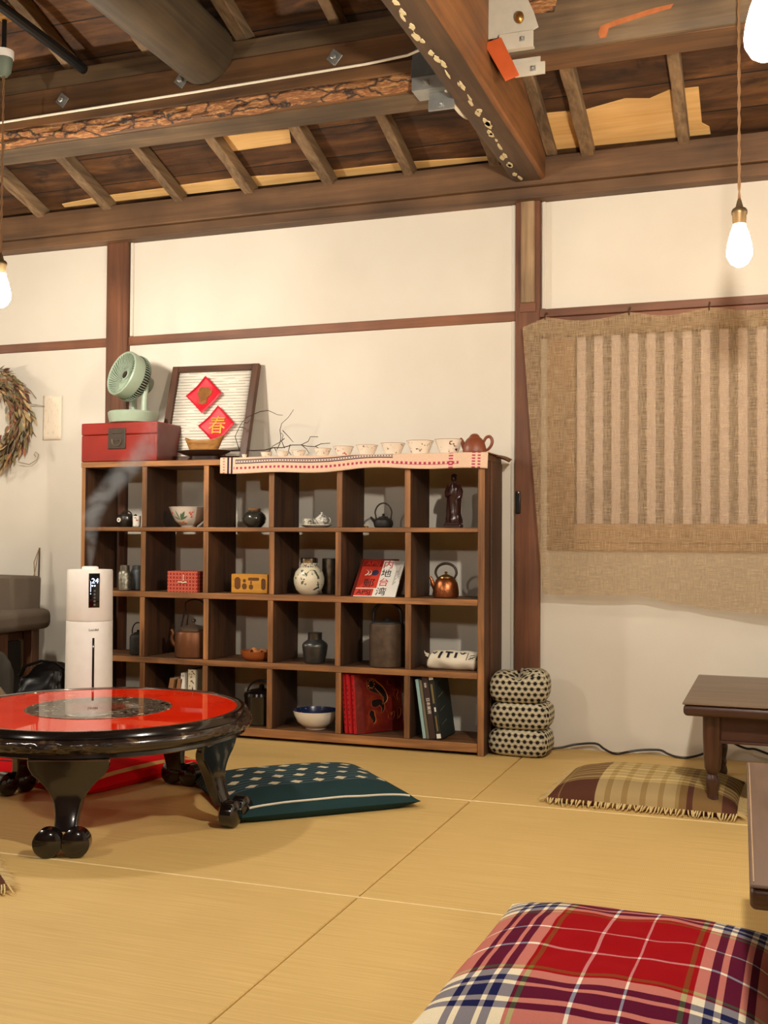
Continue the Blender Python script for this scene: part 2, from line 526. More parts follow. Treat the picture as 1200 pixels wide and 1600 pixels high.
# ------------------------------------------------------------------ exposed roof timbers
RAFX = [-3.036, -2.693, -2.344, -2.016, -1.665, -1.327, -.986, -.641, -.30, .04]
ORD = ['first', 'second', 'third', 'fourth', 'fifth', 'sixth', 'seventh', 'eighth', 'ninth']
for i, x in enumerate(RAFX):
    mb = MB()
    y0, y1 = -.045, (-2.6 if x in (-1.665, -1.327, -2.344) else -.93)
    w_ = .021+.002*math.sin(i*2.1)
    zb = lambda y: 2.19+.33*(-.12-y)
    ya = [y0+(y1-y0)*k/8 for k in range(9)]
    vs, fs = [], []
    for y in ya:
        j = .002*math.sin(y*31+i)
        vs += [(x-w_+j, y, zb(y)+j), (x+w_+j, y, zb(y)-j), (x+w_, y, zb(y)+.0535), (x-w_, y, zb(y)+.0535)]
    for k in range(8):
        for q in range(4):
            fs.append((4*k+q, 4*k+(q+1) % 4, 4*k+4+(q+1) % 4, 4*k+4+q))
    fs += [(3, 2, 1, 0), (32, 33, 34, 35)]
    mb.add(vs, fs)
    o = mb.build('rafter', RAFT, bevel=.003)
    if x < -1.0 or i == 6:
        lab = 'weathered wooden rafter on the wall plate, %s from the corner at the left edge' % ORD[i]
    else:
        lab = ['weathered rafter crossing the middle of the big plywood patch', 'weathered rafter at the far end of the big plywood patch', 'weathered rafter beyond the hanging bulb by the right edge'][i-7]
    tag(o, lab, 'rafter', 'rafters under the roof boards')
mb = MB(); mb.add([(-.795, -.05, 2.19), (-.757, -.05, 2.19), (-.757, -.05, 2.24), (-.795, -.05, 2.24), (-.795, -.8, 2.414), (-.757, -.8, 2.414), (-.757, -.8, 2.468), (-.795, -.8, 2.468)],
                  [(3, 2, 1, 0), (4, 5, 6, 7), (0, 1, 5, 4), (1, 2, 6, 5), (2, 3, 7, 6), (3, 0, 4, 7)])
tag(mb.build('rafter', RAFT, bevel=.003), 'dark rafter close beside the flaking cross beam', 'rafter', 'rafters under the roof boards')

# long beam running along the wall, left of the cross beam
bt = thing('ceiling_beam', 'long reddish brown beam with a strip of flaking bark along its lower edge', 'beam', (-2.5, -.82, 2.155))
Mx = Matrix(((0, 0, 1, 0), (1, 0, 0, 0), (0, 1, 0, 0), (0, 0, 0, 1)))   # (y, z, x) -> world
mb = MB()
mb.prism([(.07, 0), (-.062, 0), (-.072, .02), (-.066, .052), (-.078, .058), (-.078, .098), (-.070, .102), (-.070, .19), (.07, .19)], -3.5, 1.575, 0, Mx)
mb.build('timber', BEAM, bt, .004)
mb = MB(); mb.box((-3.5, -.055, -.004), (1.575, .072, .003))
mb.build('underside', BEAM_GREY, bt, .002)
def barkf(uu, vv):
    x = -3.4+4.9*uu
    n1 = noise.noise(V((x*9, vv*2.2, 3.1)))
    n2 = noise.noise(V((x*30, vv*6, 8.2)))
    bul = .010+.012*n1+.005*n2
    a = vv
    edge = math.sin(PI*min(1, max(0, a)))**.5
    y = -.060-.014*a - edge*max(.002, bul)
    z = .002+.056*a + .006*noise.noise(V((x*5, 0, vv)))
    return (x, y, z)
MB().grid(barkf, 420, 8).build('bark', BARK, bt)
mb = MB(); mb.box((-3.5, -.045, .1905), (1.575, .06, .262))
mb.build('packing_board', BEAM_GREY, bt, .004)

# beam on the other side of the cross beam
bt2 = thing('ceiling_beam', 'grey weathered beam with an orange scar beside the white steel bracket', 'beam', (1.2, -.87, 2.2))
mb = MB(); mb.prism([(.07, 0), (-.058, 0), (-.066, .012), (-.07, .03), (-.068, .20), (.07, .20)], -1.985, 2.1, 0, Mx)
mb.build('timber', BEAM_GREY, bt2, .004)
mb = MB(); mb.box((-1.985, -.052, -.004), (2.1, .068, .003))
mb.build('underside', BEAM, bt2, .002)
pl = [(-1.668, .012), (-1.650, .012), (-1.642, .036), (-1.56, .052), (-1.47, .066), (-1.462, .078), (-1.52, .074), (-1.62, .057), (-1.666, .046), (-1.672, .025)]
mb = MB(); mb.prism([(x, z) for x, z in pl], .0665, .0705, 0, Matrix(((1, 0, 0, 0), (0, 0, -1, 0), (0, 1, 0, 0), (0, 0, 0, 1))))
mb.build('orange_scar', plain('orange_wood', S(182, 104, 56), .7, vary=.25), bt2)
mb = MB()
mb.prism([(-1.88, .115), (-1.80, .108), (-1.79, .15), (-1.83, .165), (-1.89, .15)], .0665, .0705, 0, Matrix(((1, 0, 0, 0), (0, 0, -1, 0), (0, 1, 0, 0), (0, 0, 0, 1))))
mb.build('pale_patch', BARK, bt2)

# cross beam running from the post towards the room
ct = thing('cross_beam', 'dark square beam above the post, its underside speckled with pale flakes', 'beam', (-.86, -.05, 2.11))
vs, fs, mi = [], [], []
N = 60
for k in range(N+1):
    y = -5.9*k/N
    a = .004*noise.noise(V((y*2.2, 0, 5)))+.0025*noise.noise(V((y*8, 3, 1)))
    vs += [(-.058+a, y, .004), (-.045+a, y, -.002), (.05+a, y, -.002), (.064+a*.6, y, .006), (.066, y, .30), (-.062, y, .30)]
for k in range(N):
    for q in range(6):
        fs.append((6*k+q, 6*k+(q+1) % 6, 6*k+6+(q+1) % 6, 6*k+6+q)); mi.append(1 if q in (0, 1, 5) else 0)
fs += [(5, 4, 3, 2, 1, 0), tuple(6*N+q for q in range(6))]; mi += [0, 0]
mb = MB()
mb.v, mb.f, mb.m = vs, fs, mi
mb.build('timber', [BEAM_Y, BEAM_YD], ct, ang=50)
mb = MB()
rr = random.Random(3)
def flake(cx, cy, sx_, sy_):
    n_ = 14
    ph = rr.uniform(0, 9)
    pts_ = []
    for q in range(n_):
        a_ = 2*PI*q/n_
        k_ = 1+.55*noise.noise(V((math.cos(a_)*1.6+ph, math.sin(a_)*1.6, ph)))
        pts_.append((cx+sx_*k_*math.cos(a_), cy+sy_*k_*math.sin(a_)))
    mb.prism(pts_[::-1], -.0045, -.001)
for k in range(34):
    y = -.07-1.75*(k+rr.random())/34
    x = -.016+.010*math.sin(y*6)+rr.uniform(-.008, .008)
    flake(x, y, rr.uniform(.003, .010), rr.uniform(.010, .030))
mb.build('pale_flakes', plain('plaster_flakes', S(206, 190, 150), .9, vary=.2), ct)

# round log
mb = MB()
ringn = 40
def logf(uu, vv):
    a = 2*PI*uu
    y = -.885-3.2*vv
    rr_ = .105+.004*noise.noise(V((math.cos(a)*1.5, math.sin(a)*1.5, y*2)))
    return (-1.775+rr_*math.cos(a), y, 2.378+.02*vv+rr_*math.sin(a))
mb.grid(logf, ringn, 40, uv=False)
mb.add([logf(i/ringn, 0) for i in range(ringn)], [tuple(range(ringn))])
tag(mb.build('log_beam', LOG), 'thick round debarked log butting against the long beam', 'beam')
mb = MB(); mb.tube([(-2.262, -.835, 2.40), (-2.292, -1.02, 2.435), (-2.335, -1.2, 2.475), (-2.50, -2.0, 2.62)], .017, 10)
tag(mb.build('conduit_pipe', BLACK_PL), 'black pipe running under the dark roof boards beside the round log', 'pipe')

# steel hardware on the beams
def bolt(parent, x, y, z, s=.012, rot=.7):
    M = Matrix.Translation((x, y, z)) @ Matrix.Rotation(rot, 4, 'Y')
    b_ = MB(); b_.box((-s, -.003, -s), (s, 0, s), 0, M)
    b_.lathe([(s*.55, 0), (s*.55, .009), (s*.4, .011)], 6, 0, M @ Matrix.Rotation(PI/2, 4, 'X'))
    return b_.build('bolt', STEEL, parent, .001)
for (x, z, lb) in [(-2.335, 2.295, 'square plate bolt on the long beam near the black pipe'), (-1.863, 2.300, 'square plate bolt on the long beam beside the round log'), (-1.31, 2.298, 'square plate bolt on the long beam towards the cross beam')]:
    b_ = MB()
    M = Matrix.Translation((x, -.889, z)) @ Matrix.Rotation(.7, 4, 'Y')
    b_.box((-.02, -.004, -.02), (.02, 0, .02), 0, M)
    b_.lathe([(.011, 0), (.011, .013), (.008, .016)], 6, 0, M @ Matrix.Rotation(PI/2, 4, 'X'))
    tag(b_.build('plate_bolt', STEEL, bevel=.001), lb, 'bolt', 'plate bolts on the long beam')
bk = thing('steel_bracket', 'grey bolted steel bracket joining the long beam to the cross beam', 'bracket', (-.985, -.905, 2.085))
mb = MB()
mb.prism([(-.063, .10), (.068, .10), (.068, .235), (.012, .242), (-.03, .232), (-.058, .17)], 0, .004, 0, Matrix(((1, 0, 0, 0), (0, 0, -1, -.004), (0, 1, 0, 0), (0, 0, 0, 1))))
mb.build('plate', STEEL_D, bk, .001)
mb = MB(); mb.box((-.058, -.012, .062), (.068, -.004, .10)).box((-.058, -.012, .058), (.068, .07, .063)); mb.build('angle', STEEL, bk, .001)
mb = MB(); mb.box((-.012, .02, .03), (.068, .026, .06)).box((-.012, .012, .0), (.07, .02, .032)); mb.build('lower_plate', STEEL, bk, .001)
bolt(bk, .012, -.009, .212); bolt(bk, .0, -.009, .155); bolt(bk, -.012, -.012, .08, .010, 0); bolt(bk, .03, .012, .016, .009, 0)
MXZ0 = Matrix(((1, 0, 0, 0), (0, 0, -1, 0), (0, 1, 0, 0), (0, 0, 0, 1)))
bk2 = thing('steel_bracket', 'white steel bracket with a brass bolt on the grey weathered beam', 'bracket', (-.72, -.945, 2.13))
PAINT = plain('white_painted_steel', S(190, 182, 166), .5, .1, vary=.08)
mb = MB(); mb.prism([(-.077, .126), (.045, .128), (.075, .14), (.06, .19), (.028, .26), (-.077, .26)], 0, .005, 0, Matrix(((1, 0, 0, 0), (0, 0, -1, .006), (0, 1, 0, 0), (0, 0, 0, 1)))); mb.build('plate', PAINT, bk2, .001)
mb = MB(); mb.box((-.04, -.012, .084), (.062, -.004, .128)).box((-.04, -.012, .08), (.062, .06, .086)); mb.build('angle', PAINT, bk2, .001)
mb = MB(); mb.box((-.01, .03, .045), (.075, .036, .082)).box((.0, .022, .01), (.09, .03, .046)); mb.build('lower_plate', PAINT, bk2, .001)
b_ = MB(); b_.ball((.022, -.012, .17), .013, .012, .018, 14); b_.build('brass_bolt', BRASS, bk2)
bolt(bk2, .03, -.012, .105, .007, 0); bolt(bk2, .055, .022, .028, .008, 0)
mb = MB(); mb.prism([(-.020, .122), (.033, .132), (.088, .012), (.046, .0)], -.002, .002, 0, MXZ0)
o = mb.build('orange_plate', plain('red_lead_paint', S(190, 84, 36), .55, .1, vary=.1), None, .001)
o.location = (-.786, -.956, 2.117)
tag(o, 'orange painted steel plate beside the white steel bracket', 'plate')
# cables
pts = [(-5.8, -.904, 2.238), (-4, -.904, 2.24), (-2.591, -.904, 2.243), (-1.8, -.904, 2.248), (-1.2, -.904, 2.255), (-1.06, -.906, 2.262), (-1.02, -.922, 2.264), (-.955, -.925, 2.266), (-.93, -.93, 2.26)]
mb = MB(); mb.tube(pts, .0042, 6)
tag(mb.build('thin_cable', CABLE_W), 'thin white cable stapled along the long bark edged beam', 'cable')
for k, dx in enumerate((0, .021)):
    pts = [(-.954+dx, -.955, 2.345), (-.954+dx, -.955, 2.25), (-.945+dx*.8, -.935, 2.193), (-.939+dx*.5, -.885, 2.149+dx*.3), (-.933, -.81, 2.127+dx), (-.931, -.71, 2.133+dx), (-.931, -.58, 2.17+dx)]
    mb = MB(); mb.tube([V(p)+V((0, -.006*k, 0)) for p in pts], .0105, 10, smooth=5)
    tag(mb.build('thick_cable', CABLE_W), ['thick cream cable looping under the cross beam, outer one by the steel bracket', 'thick cream cable looping under the cross beam, inner one against the timber'][k], 'cable', 'cream cables at the bracket')

# ------------------------------------------------------------------ pendant bulbs
def pendant(i, x, y, z, st, colr):
    lab = ['glowing bare bulb hanging at the left edge above the wreath', 'bare filament bulb on a twisted cord hanging in front of the curtained wall',
           'bright bare bulb high at the right edge nearest the camera', 'bare bulb hanging outside the frame to the left', 'bare bulb hanging outside the frame to the right',
           'bare bulb hanging behind the camera side of the round table', 'bare bulb hanging above the camera'][i]
    t = thing('pendant_lamp', lab, 'lamp', (x, y, z), 0, 'pendant bulbs')
    mb = MB()
    mb.lathe([(.0005, -.059), (.010, -.057), (.022, -.049), (.0315, -.032), (.033, -.018), (.030, .004), (.0235, .030), (.0175, .046), (.0155, .055)], 28)
    mb.build('bulb', emit('bulb_glow.%d' % i, colr, st), t)
    mb = MB(); mb.lathe([(.0155, .054), (.017, .056), (.018, .078), (.0205, .082), (.0205, .090), (.017, .096), (.010, .100), (.0055, .118), (.003, .123)], 24)
    mb.build('socket', plain('aged_brass.%d' % i, S(112, 92, 64), .4, .7), t)
    top = roof_z(y)-z
    a, b_ = MB(), 0
    for ph in (0, PI):
        a.tube([(.0022*math.cos(q*.55+ph), .0022*math.sin(q*.55+ph), .12+(top-.12)*q/120) for q in range(121)], .0022, 5)
    a.build('cord', plain('brown_cord.%d' % i, S(128, 92, 58), .8), t)
    if i == 0:
        mb = MB(); mb.box((-.02, -.02, .905), (.03, .02, .95)); mb.build('wood_block', PLY, t, .004)
        mb = MB(); mb.lathe([(.008, .80), (.008, .905)], 12); mb.build('rod', BLACK_PL, t)
        mb = MB(); mb.lathe([(.032, .775), (.033, .80), (.02, .803)], 20); mb.build('collar', WHITE_PL, t)
        mb = MB(); mb.lathe([(.012, .715), (.024, .73), (.030, .775)], 20); mb.build('cup', SAGE_D, t)
    else:
        mb = MB(); mb.lathe([(.004, top-.03), (.03, top-.01), (.034, top)], 20); mb.build('ceiling_cup', BLACK_PL, t)
for i, b_ in enumerate(BULBS): pendant(i, *b_)

# ------------------------------------------------------------------ cube shelf against the wall
SX0, SX1, SYF, SYB = -2.673, -.974, -.27, -.035
BT = {1: .814, 2: .557, 3: .296, 4: .045}                  # shelf board tops
DIV = [-2.379, -2.096, -1.815, -1.536, -1.263]
sh = thing('cube_shelf', 'large brown wooden shelf of open square cubbies standing against the white wall', 'shelf', (SX0, SYB, 0))
def L(lo, hi, o=(SX0, SYB, 0)):
    return tuple(a-b for a, b in zip(lo, o)), tuple(a-b for a, b in zip(hi, o))
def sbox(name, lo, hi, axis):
    """board of the shelf: faces darkened with painted cubby shade, front edge of lighter grain"""
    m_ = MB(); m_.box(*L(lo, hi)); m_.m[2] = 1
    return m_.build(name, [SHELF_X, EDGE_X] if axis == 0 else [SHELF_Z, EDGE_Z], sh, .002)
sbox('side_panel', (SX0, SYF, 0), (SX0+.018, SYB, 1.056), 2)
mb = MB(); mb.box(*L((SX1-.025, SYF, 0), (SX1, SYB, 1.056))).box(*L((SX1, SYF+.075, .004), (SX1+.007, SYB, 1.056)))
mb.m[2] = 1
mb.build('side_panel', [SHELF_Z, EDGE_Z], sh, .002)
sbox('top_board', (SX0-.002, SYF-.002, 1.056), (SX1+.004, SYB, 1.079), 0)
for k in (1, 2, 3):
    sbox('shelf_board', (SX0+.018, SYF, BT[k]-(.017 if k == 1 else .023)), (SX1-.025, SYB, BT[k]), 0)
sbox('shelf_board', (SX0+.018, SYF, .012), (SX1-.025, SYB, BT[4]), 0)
tops = [1.056, BT[1]-.017, BT[2]-.023, BT[3]-.023]
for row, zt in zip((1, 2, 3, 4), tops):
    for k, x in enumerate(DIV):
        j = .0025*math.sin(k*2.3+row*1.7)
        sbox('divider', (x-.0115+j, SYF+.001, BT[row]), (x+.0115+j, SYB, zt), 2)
mb = MB(); mb.grid(lambda a, b: (SX1-SX0-.01+.06*a, -.10+.08*b, 1.079+.004-.018*a*a-.006*math.sin(b*5)), 8, 6)
mb.build('loose_veneer', SHELF_X, sh, solid=.003)

# ------------------------------------------------------------------ vessels
def vessel(name, label, cat, loc, group=None): return thing(name, label, cat, loc, 0, group)
def arc(c, rx, rz, a0, a1, n=16, plane='xz', y=0):
    out = []
    for i in range(n+1):
        a = a0+(a1-a0)*i/n
        p = (rx*math.cos(a), rz*math.sin(a))
        out.append((c[0]+p[0], c[1], c[2]+p[1]) if plane == 'xz' else (c[0], c[1]+p[0], c[2]+p[1]))
    return out
def spot_cer(name, ground, spots, scale=18, thr=.32, lo=0, hi=9, rough=.25):
    """glazed ceramic with painted blotches between two heights"""
    m = NT(name)
    o = m.obj(True)
    raw = m.n('SeparateXYZ', {0: m.obj()}).outputs[2]
    band = m.math('MULTIPLY', m.math('GREATER_THAN', raw, lo), m.math('LESS_THAN', raw, hi))
    c = ground
    for k, (col, sc, th) in enumerate(spots):
        v = m.n('VectorMath', {0: o, 1: (k*3.7, k*1.3, k*2.1)}, operation='ADD').outputs[0]
        nz = m.noise(v, sc, 3, .6, 1.2)
        c = m.mix(m.math('MULTIPLY', m.math('GREATER_THAN', nz, th), band), c, col)
    return m.base(c, rough, 0, .4)

Z1, Z2, Z3, Z4 = BT[1], BT[2], BT[3], BT[4]
# --- row one
t = vessel('side_handle_teapot', 'small black teapot with a white round mark in the top left cubby', 'teapot', (-2.530, -.165, Z1))
mb = MB(); mb.lathe([(.024, 0), (.030, .003), (.037, .016), (.040, .032), (.037, .046), (.026, .050)], 28); mb.build('body', DARK_CER, t)
mb = MB(); mb.lathe([(.027, .049), (.024, .054), (.010, .058), (.004, .059), (.007, .066), (.0005, .068)], 20); mb.build('lid', DARK_CER, t)
mb = MB(); mb.tube([(.034, -.006, .034), (.046, -.008, .042), (.056, -.010, .050)], [.009, .007, .006], 10); mb.build('spout', DARK_CER, t)
mb = MB(); mb.tube(arc((.004, 0, .046), .026, .022, 0, PI, 12), .003, 6); mb.build('handle', DARK_CER, t)
M = frame_M((-.006, -.0405, .030), (1, -.1, 0), (0, 0, 1))
mb = MB(); mb.lathe([(.0095, -.002), (.0095, .0012), (.004, .0016)], 20, 0, M); mb.build('round_mark', WHITE_CER, t)
mb = MB(); mb.lathe([(.003, .001), (.003, .0022)], 10, 0, M); mb.build('mark_center', INK, t)
t = vessel('tea_cup', 'tiny white printed cup beside the small black teapot', 'cup', (-2.432, -.235, Z1))
mb = MB(); mb.lathe([(.012, 0), (.016, .004), (.017, .045), (.015, .045), (.014, .008), (.0005, .006)], 24)
mb.build('cup_body', spot_cer('printed_cup', S(232, 226, 214), [(S(70, 66, 62), 60, .60), (S(190, 60, 44), 46, .66)], lo=.006, hi=.04), t)
t = vessel('flower_bowl', 'white porcelain bowl painted with green leaves and red flowers', 'bowl', (-2.232, -.165, Z1))
mb = MB(); mb.lathe([(.030, 0), (.032, .007), (.036, .009), (.055, .025), (.068, .050), (.080, .078), (.083, .082), (.080, .083), (.064, .052), (.050, .028), (.0005, .014)], 40)
mb.build('bowl_body', WHITE_CER, t)
GREEN_INK, RED_INK, ORANGE_INK = plain('green_glaze', S(94, 122, 92), .3), plain('red_glaze', S(196, 86, 66), .3), plain('orange_glaze', S(206, 128, 84), .3)
def on_bowl(a, z, prof):
    for (r0, z0), (r1, z1) in zip(prof, prof[1:]):
        if z0 <= z <= z1:
            rr_ = r0+(r1-r0)*(z-z0)/(z1-z0); break
    else: rr_ = prof[-1][0]
    return V(((rr_+.0007)*math.sin(a), -(rr_+.0007)*math.cos(a), z))
BP = [(.036, .009), (.055, .025), (.068, .050), (.080, .078)]
def leaf_on(mb_, a, z, da, dz, wd):
    pts = []
    for k in range(9):
        q = k/8
        pts.append((a+da*q, z+dz*q, wd*math.sin(PI*q)))
    vs = [on_bowl(p[0]-p[2]*8*dz/.03, p[1]+p[2]*.6, BP) for p in pts]+[on_bowl(p[0]+p[2]*8*dz/.03, p[1]-p[2]*.6, BP) for p in pts]
    mb_.add(vs, [(k, k+1, k+10, k+9) for k in range(8)])
mb = MB()
for (a, z, da, dz, wd) in [(-.15, .028, -.38, .034, .007), (-.12, .028, -.16, .040, .006), (-.02, .028, .30, .036, .007), (-.05, .028, .12, .030, .006), (-.1, .030, -.5, .014, .005), (.02, .03, .42, .016, .005)]:
    leaf_on(mb, a, z, da, dz, wd)
mb.build('leaf_painting', GREEN_INK, t)
for grp in ([(.62, .052), (.70, .062), (.55, .060), (.66, .043)], [(-.62, .058)]):
    mb = MB()
    for (a, z) in grp:
        p = on_bowl(a, z, BP); mb.ball(p, .005, .0012, .005, 8)
    mb.build('flower_painting', RED_INK, t)
mb = MB()
for a in (-.2, -.1, 0, .1, .2, .3):
    p = on_bowl(a, .020+.004*math.sin(a*20), BP); mb.ball(p, .006, .001, .003, 8)
mb.build('foot_band_painting', ORANGE_INK, t)
t = vessel('squat_vase', 'squat dark glazed vase with a tan rim on the top row', 'vase', (-1.941, -.16, Z1))
mb = MB(); mb.lathe([(.024, 0), (.030, .004), (.044, .020), (.0475, .036), (.043, .050), (.030, .062), (.024, .066), (.024, .069)], 36); mb.build('vase_body', plain('dark_ash_glaze', S(62, 58, 50), .22, 0, .5, vary=.5, nscale=36), t)
mb = MB(); mb.lathe([(.024, .068), (.026, .074), (.024, .076), (.019, .074), (.018, .062), (.0005, .06)], 32); mb.build('rim', plain('tan_glaze', S(150, 104, 64), .35), t)
# tea set on a plate
PATT = spot_cer('grey_pattern_china', S(228, 222, 208), [(S(110, 112, 110), 70, .53)], lo=.004)
t = vessel('oval_plate', 'white plate carrying a small patterned tea set on the top row', 'plate', (-1.672, -.165, Z1))
mb = MB(); mb.lathe([(.04, 0), (.055, .006), (.064, .010), (.062, .012), (.050, .008), (.0005, .006)], 40, sy=.7); mb.build('plate_body', WHITE_CER, t)
t = vessel('patterned_teapot', 'small white teapot with grey pattern and knob lid on the plate', 'teapot', (-1.650, -.165, Z1+.0085))
mb = MB(); mb.lathe([(.014, 0), (.020, .004), (.026, .016), (.024, .028), (.016, .035)], 24); mb.build('body', PATT, t)
mb = MB(); mb.lathe([(.017, .0345), (.015, .039), (.006, .043), (.004, .045), (.006, .049), (.0005, .053)], 20); mb.build('lid', PATT, t)
mb = MB(); mb.tube(arc((.026, 0, .018), .012, .012, -PI/2, PI/2, 10), .0025, 6); mb.build('handle', PATT, t)
mb = MB(); mb.tube([(-.022, 0, .014), (-.032, 0, .022), (-.037, -.002, .031)], [.006, .004, .003], 8); mb.build('spout', PATT, t)
for k, (dx, dy) in enumerate([(-.034, -.012), (-.030, .020)]):
    t = vessel('tea_cup', ['grey patterned tea cup on the plate, in front of its twin', 'grey patterned tea cup on the plate, behind its twin'][k], 'cup', (-1.672+dx, -.165+dy, Z1+.0085), 'tea set cups')
    mb = MB(); mb.lathe([(.009, 0), (.011, .004), (.017, .016), (.018, .026), (.0165, .026), (.015, .016), (.0005, .006)], 20); mb.build('cup_body', PATT, t)
# small iron kettle
t = vessel('iron_kettle', 'small grey iron kettle with a looped handle on the top row', 'kettle', (-1.398, -.16, Z1))
mb = MB(); mb.lathe([(.028, 0), (.034, .004), (.0375, .016), (.035, .028), (.026, .036), (.018, .038)], 32); mb.build('body', IRON, t)
mb = MB(); mb.lathe([(.020, .037), (.017, .042), (.006, .045), (.004, .047), (.006, .052), (.0005, .055)], 20); mb.build('lid', IRON, t)
mb = MB(); mb.tube([(-.030, 0, .020), (-.042, -.002, .030), (-.050, -.003, .042)], [.008, .005, .004], 10); mb.build('spout', IRON, t)
mb = MB(); mb.tube([(-.028, 0, .032)]+arc((0, 0, .052), .034, .042, PI*.95, PI*.05, 16)+[(.030, 0, .030)], .003, 8); mb.build('handle', IRON, t)
mb = MB(); mb.lathe([(.004, 0), (.009, .002), (.009, .006), (.0005, .008)], 12)
tag(mb.build('kettle_lid_rest', BRASS), 'tiny brass button lying beside the small iron kettle', 'ornament').location = (-1.462, -.175, Z1)
# robed statue
t = thing('robed_statue', 'dark carved wood statue of a bearded robed man standing on a base', 'statue', (-1.123, -.15, Z1))
t.scale = (.86, .86, .90)
ROSE = plain('rosewood', S(58, 30, 26), .28, 0, .4, vary=.3, nscale=30)
mb = MB()
def robe(uu, vv):
    a = 2*PI*uu
    prof = [(0, .034), (.08, .036), (.2, .031), (.4, .030), (.6, .033), (.70, .033), (.75, .027), (.79, .010), (.86, .008)]
    for (z0, r0), (z1, r1) in zip(prof, prof[1:]):
        if z0 <= vv*.86 <= z1:
            rr_ = r0+(r1-r0)*(vv*.86-z0)/(z1-z0); break
    fold = 1+.10*math.sin(a*7+vv*4)*(1-vv)+.08*math.sin(a*3-vv*9)*(1-vv*.6)
    return (rr_*fold*math.cos(a), rr_*.72*fold*math.sin(a), .020+.205*vv*.86)
mb.grid(robe, 48, 30, uv=False)
mb.ball((0, -.001, .205), .0128, .0130, .0175, 18)
mb.ball((0, .003, .217), .0130, .0130, .008, 14)
mb.tube([(0, -.011, .205), (0, -.0135, .200), (0, -.011, .198)], [.0015, .0028, .002], 8)
mb.ball((-.004, -.0105, .206), .0016, .001, .001, 8); mb.ball((.004, -.0105, .206), .0016, .001, .001, 8)
mb.tube([(-.020, 0, .176), (-.029, -.008, .150), (-.024, -.024, .136), (-.006, -.028, .140)], [.010, .011, .011, .007], 10)
mb.tube([(.020, 0, .176), (.031, -.006, .150), (.030, -.020, .126), (.018, -.026, .118)], [.010, .012, .012, .007], 10)
mb.tube([(.020, -.024, .116), (.024, -.022, .080), (.022, -.018, .050)], [.010, .014, .004], 10, flat=.5)
mb.build('figure', ROSE, t, ang=60)
mb = MB(); mb.tube([(0, -.0115, .196), (.001, -.0175, .182), (0, -.0215, .162), (.001, -.022, .150)], [.006, .008, .005, .001], 10, flat=.6); mb.build('beard', ROSE, t)
mb = MB(); mb.box((-.040, -.024, 0), (.036, .024, .016)).box((-.034, -.027, .012), (.030, .02, .024)); mb.build('base', ROSE, t, .003)

# --- row two
t = vessel('tea_canister', 'embossed pewter tea canister in the left column', 'canister', (-2.485, -.236, Z2))
mb = MB(); mb.lathe([(.022, 0), (.026, .003), (.0265, .068), (.022, .078), (.018, .082)], 32); mb.build('body', plain('embossed_pewter', S(150, 146, 132), .35, .8, vary=.5, nscale=70, bump=.6), t)
mb = MB(); mb.lathe([(.0195, .081), (.0195, .100), (.017, .103), (.0005, .104)], 28); mb.build('lid', PEWTER, t)
t = vessel('tea_canister', 'darker tea canister half hidden behind the embossed pewter one', 'canister', (-2.470, -.165, Z2))
mb = MB(); mb.lathe([(.026, 0), (.029, .003), (.029, .075), (.024, .084), (.020, .088)], 32); mb.build('body', STEEL_D, t)
mb = MB(); mb.lathe([(.021, .087), (.021, .098), (.018, .101), (.0005, .102)], 28); mb.build('lid', STEEL_D, t)
m = NT('red_circle_paper')
x, y, o = m.uv()
def lattice(m, sx, sy, r0, r1, o, asp=.92):
    """distance to a staggered lattice of points, ring mask between r0 and r1"""
    out = None
    for off in (0, .5):
        v = m.n('Mapping', {'Vector': o, 'Scale': (sx, sy, 1), 'Location': (off, off, 0)}).outputs[0]
        fr = m.n('VectorMath', {0: v}, operation='FRACTION').outputs[0]
        fr = m.n('VectorMath', {0: fr, 1: (.5, .5, 0)}, operation='SUBTRACT').outputs[0]
        s_ = m.n('SeparateXYZ', {0: fr})
        d = m.math('SQRT', m.math('ADD', m.math('POWER', s_.outputs[0], 2), m.math('POWER', m.math('MULTIPLY', s_.outputs[1], asp), 2)))
        k = m.math('MULTIPLY', m.math('GREATER_THAN', d, r0), m.math('LESS_THAN', d, r1))
        out = k if out is None else m.math('MAXIMUM', out, k)
    return out
k = lattice(m, 4.6, 2.9, .21, .31, o)
m.base(m.mix(k, S(150, 40, 28), S(214, 112, 84)), .6)
t = thing('patterned_box', 'red paper box with a ring pattern in the second row', 'box', (-2.204, -.262, Z2))
mb = MB()
mb.add([(-.067, 0, 0), (.067, 0, 0), (.067, 0, .083), (-.067, 0, .083)], [(0, 1, 2, 3)], 0, None, [(0, 0), (1, 0), (1, 1), (0, 1)])
mb.add([(-.067, 0, .083), (.067, 0, .083), (.067, .10, .083), (-.067, .10, .083)], [(0, 1, 2, 3)], 0, None, [(0, 0), (1, 0), (1, 1), (0, 1)])
mb.add([(.067, 0, 0), (.067, .10, 0), (.067, .10, .083), (.067, 0, .083)], [(0, 1, 2, 3)], 0, None, [(0, 0), (1, 0), (1, 1), (0, 1)])
mb.add([(-.067, 0, 0), (-.067, 0, .083), (-.067, .10, .083), (-.067, .10, 0)], [(0, 1, 2, 3)], 0, None, [(0, 0), (1, 0), (1, 1), (0, 1)])
mb.add([(-.067, .10, 0), (-.067, .10, .083), (.067, .10, .083), (.067, .10, 0)], [(0, 1, 2, 3)], 0)
mb.add([(-.067, 0, 0), (-.067, .10, 0), (.067, .10, 0), (.067, 0, 0)], [(0, 1, 2, 3)], 0)
mb.build('box_body', m.mat, t)
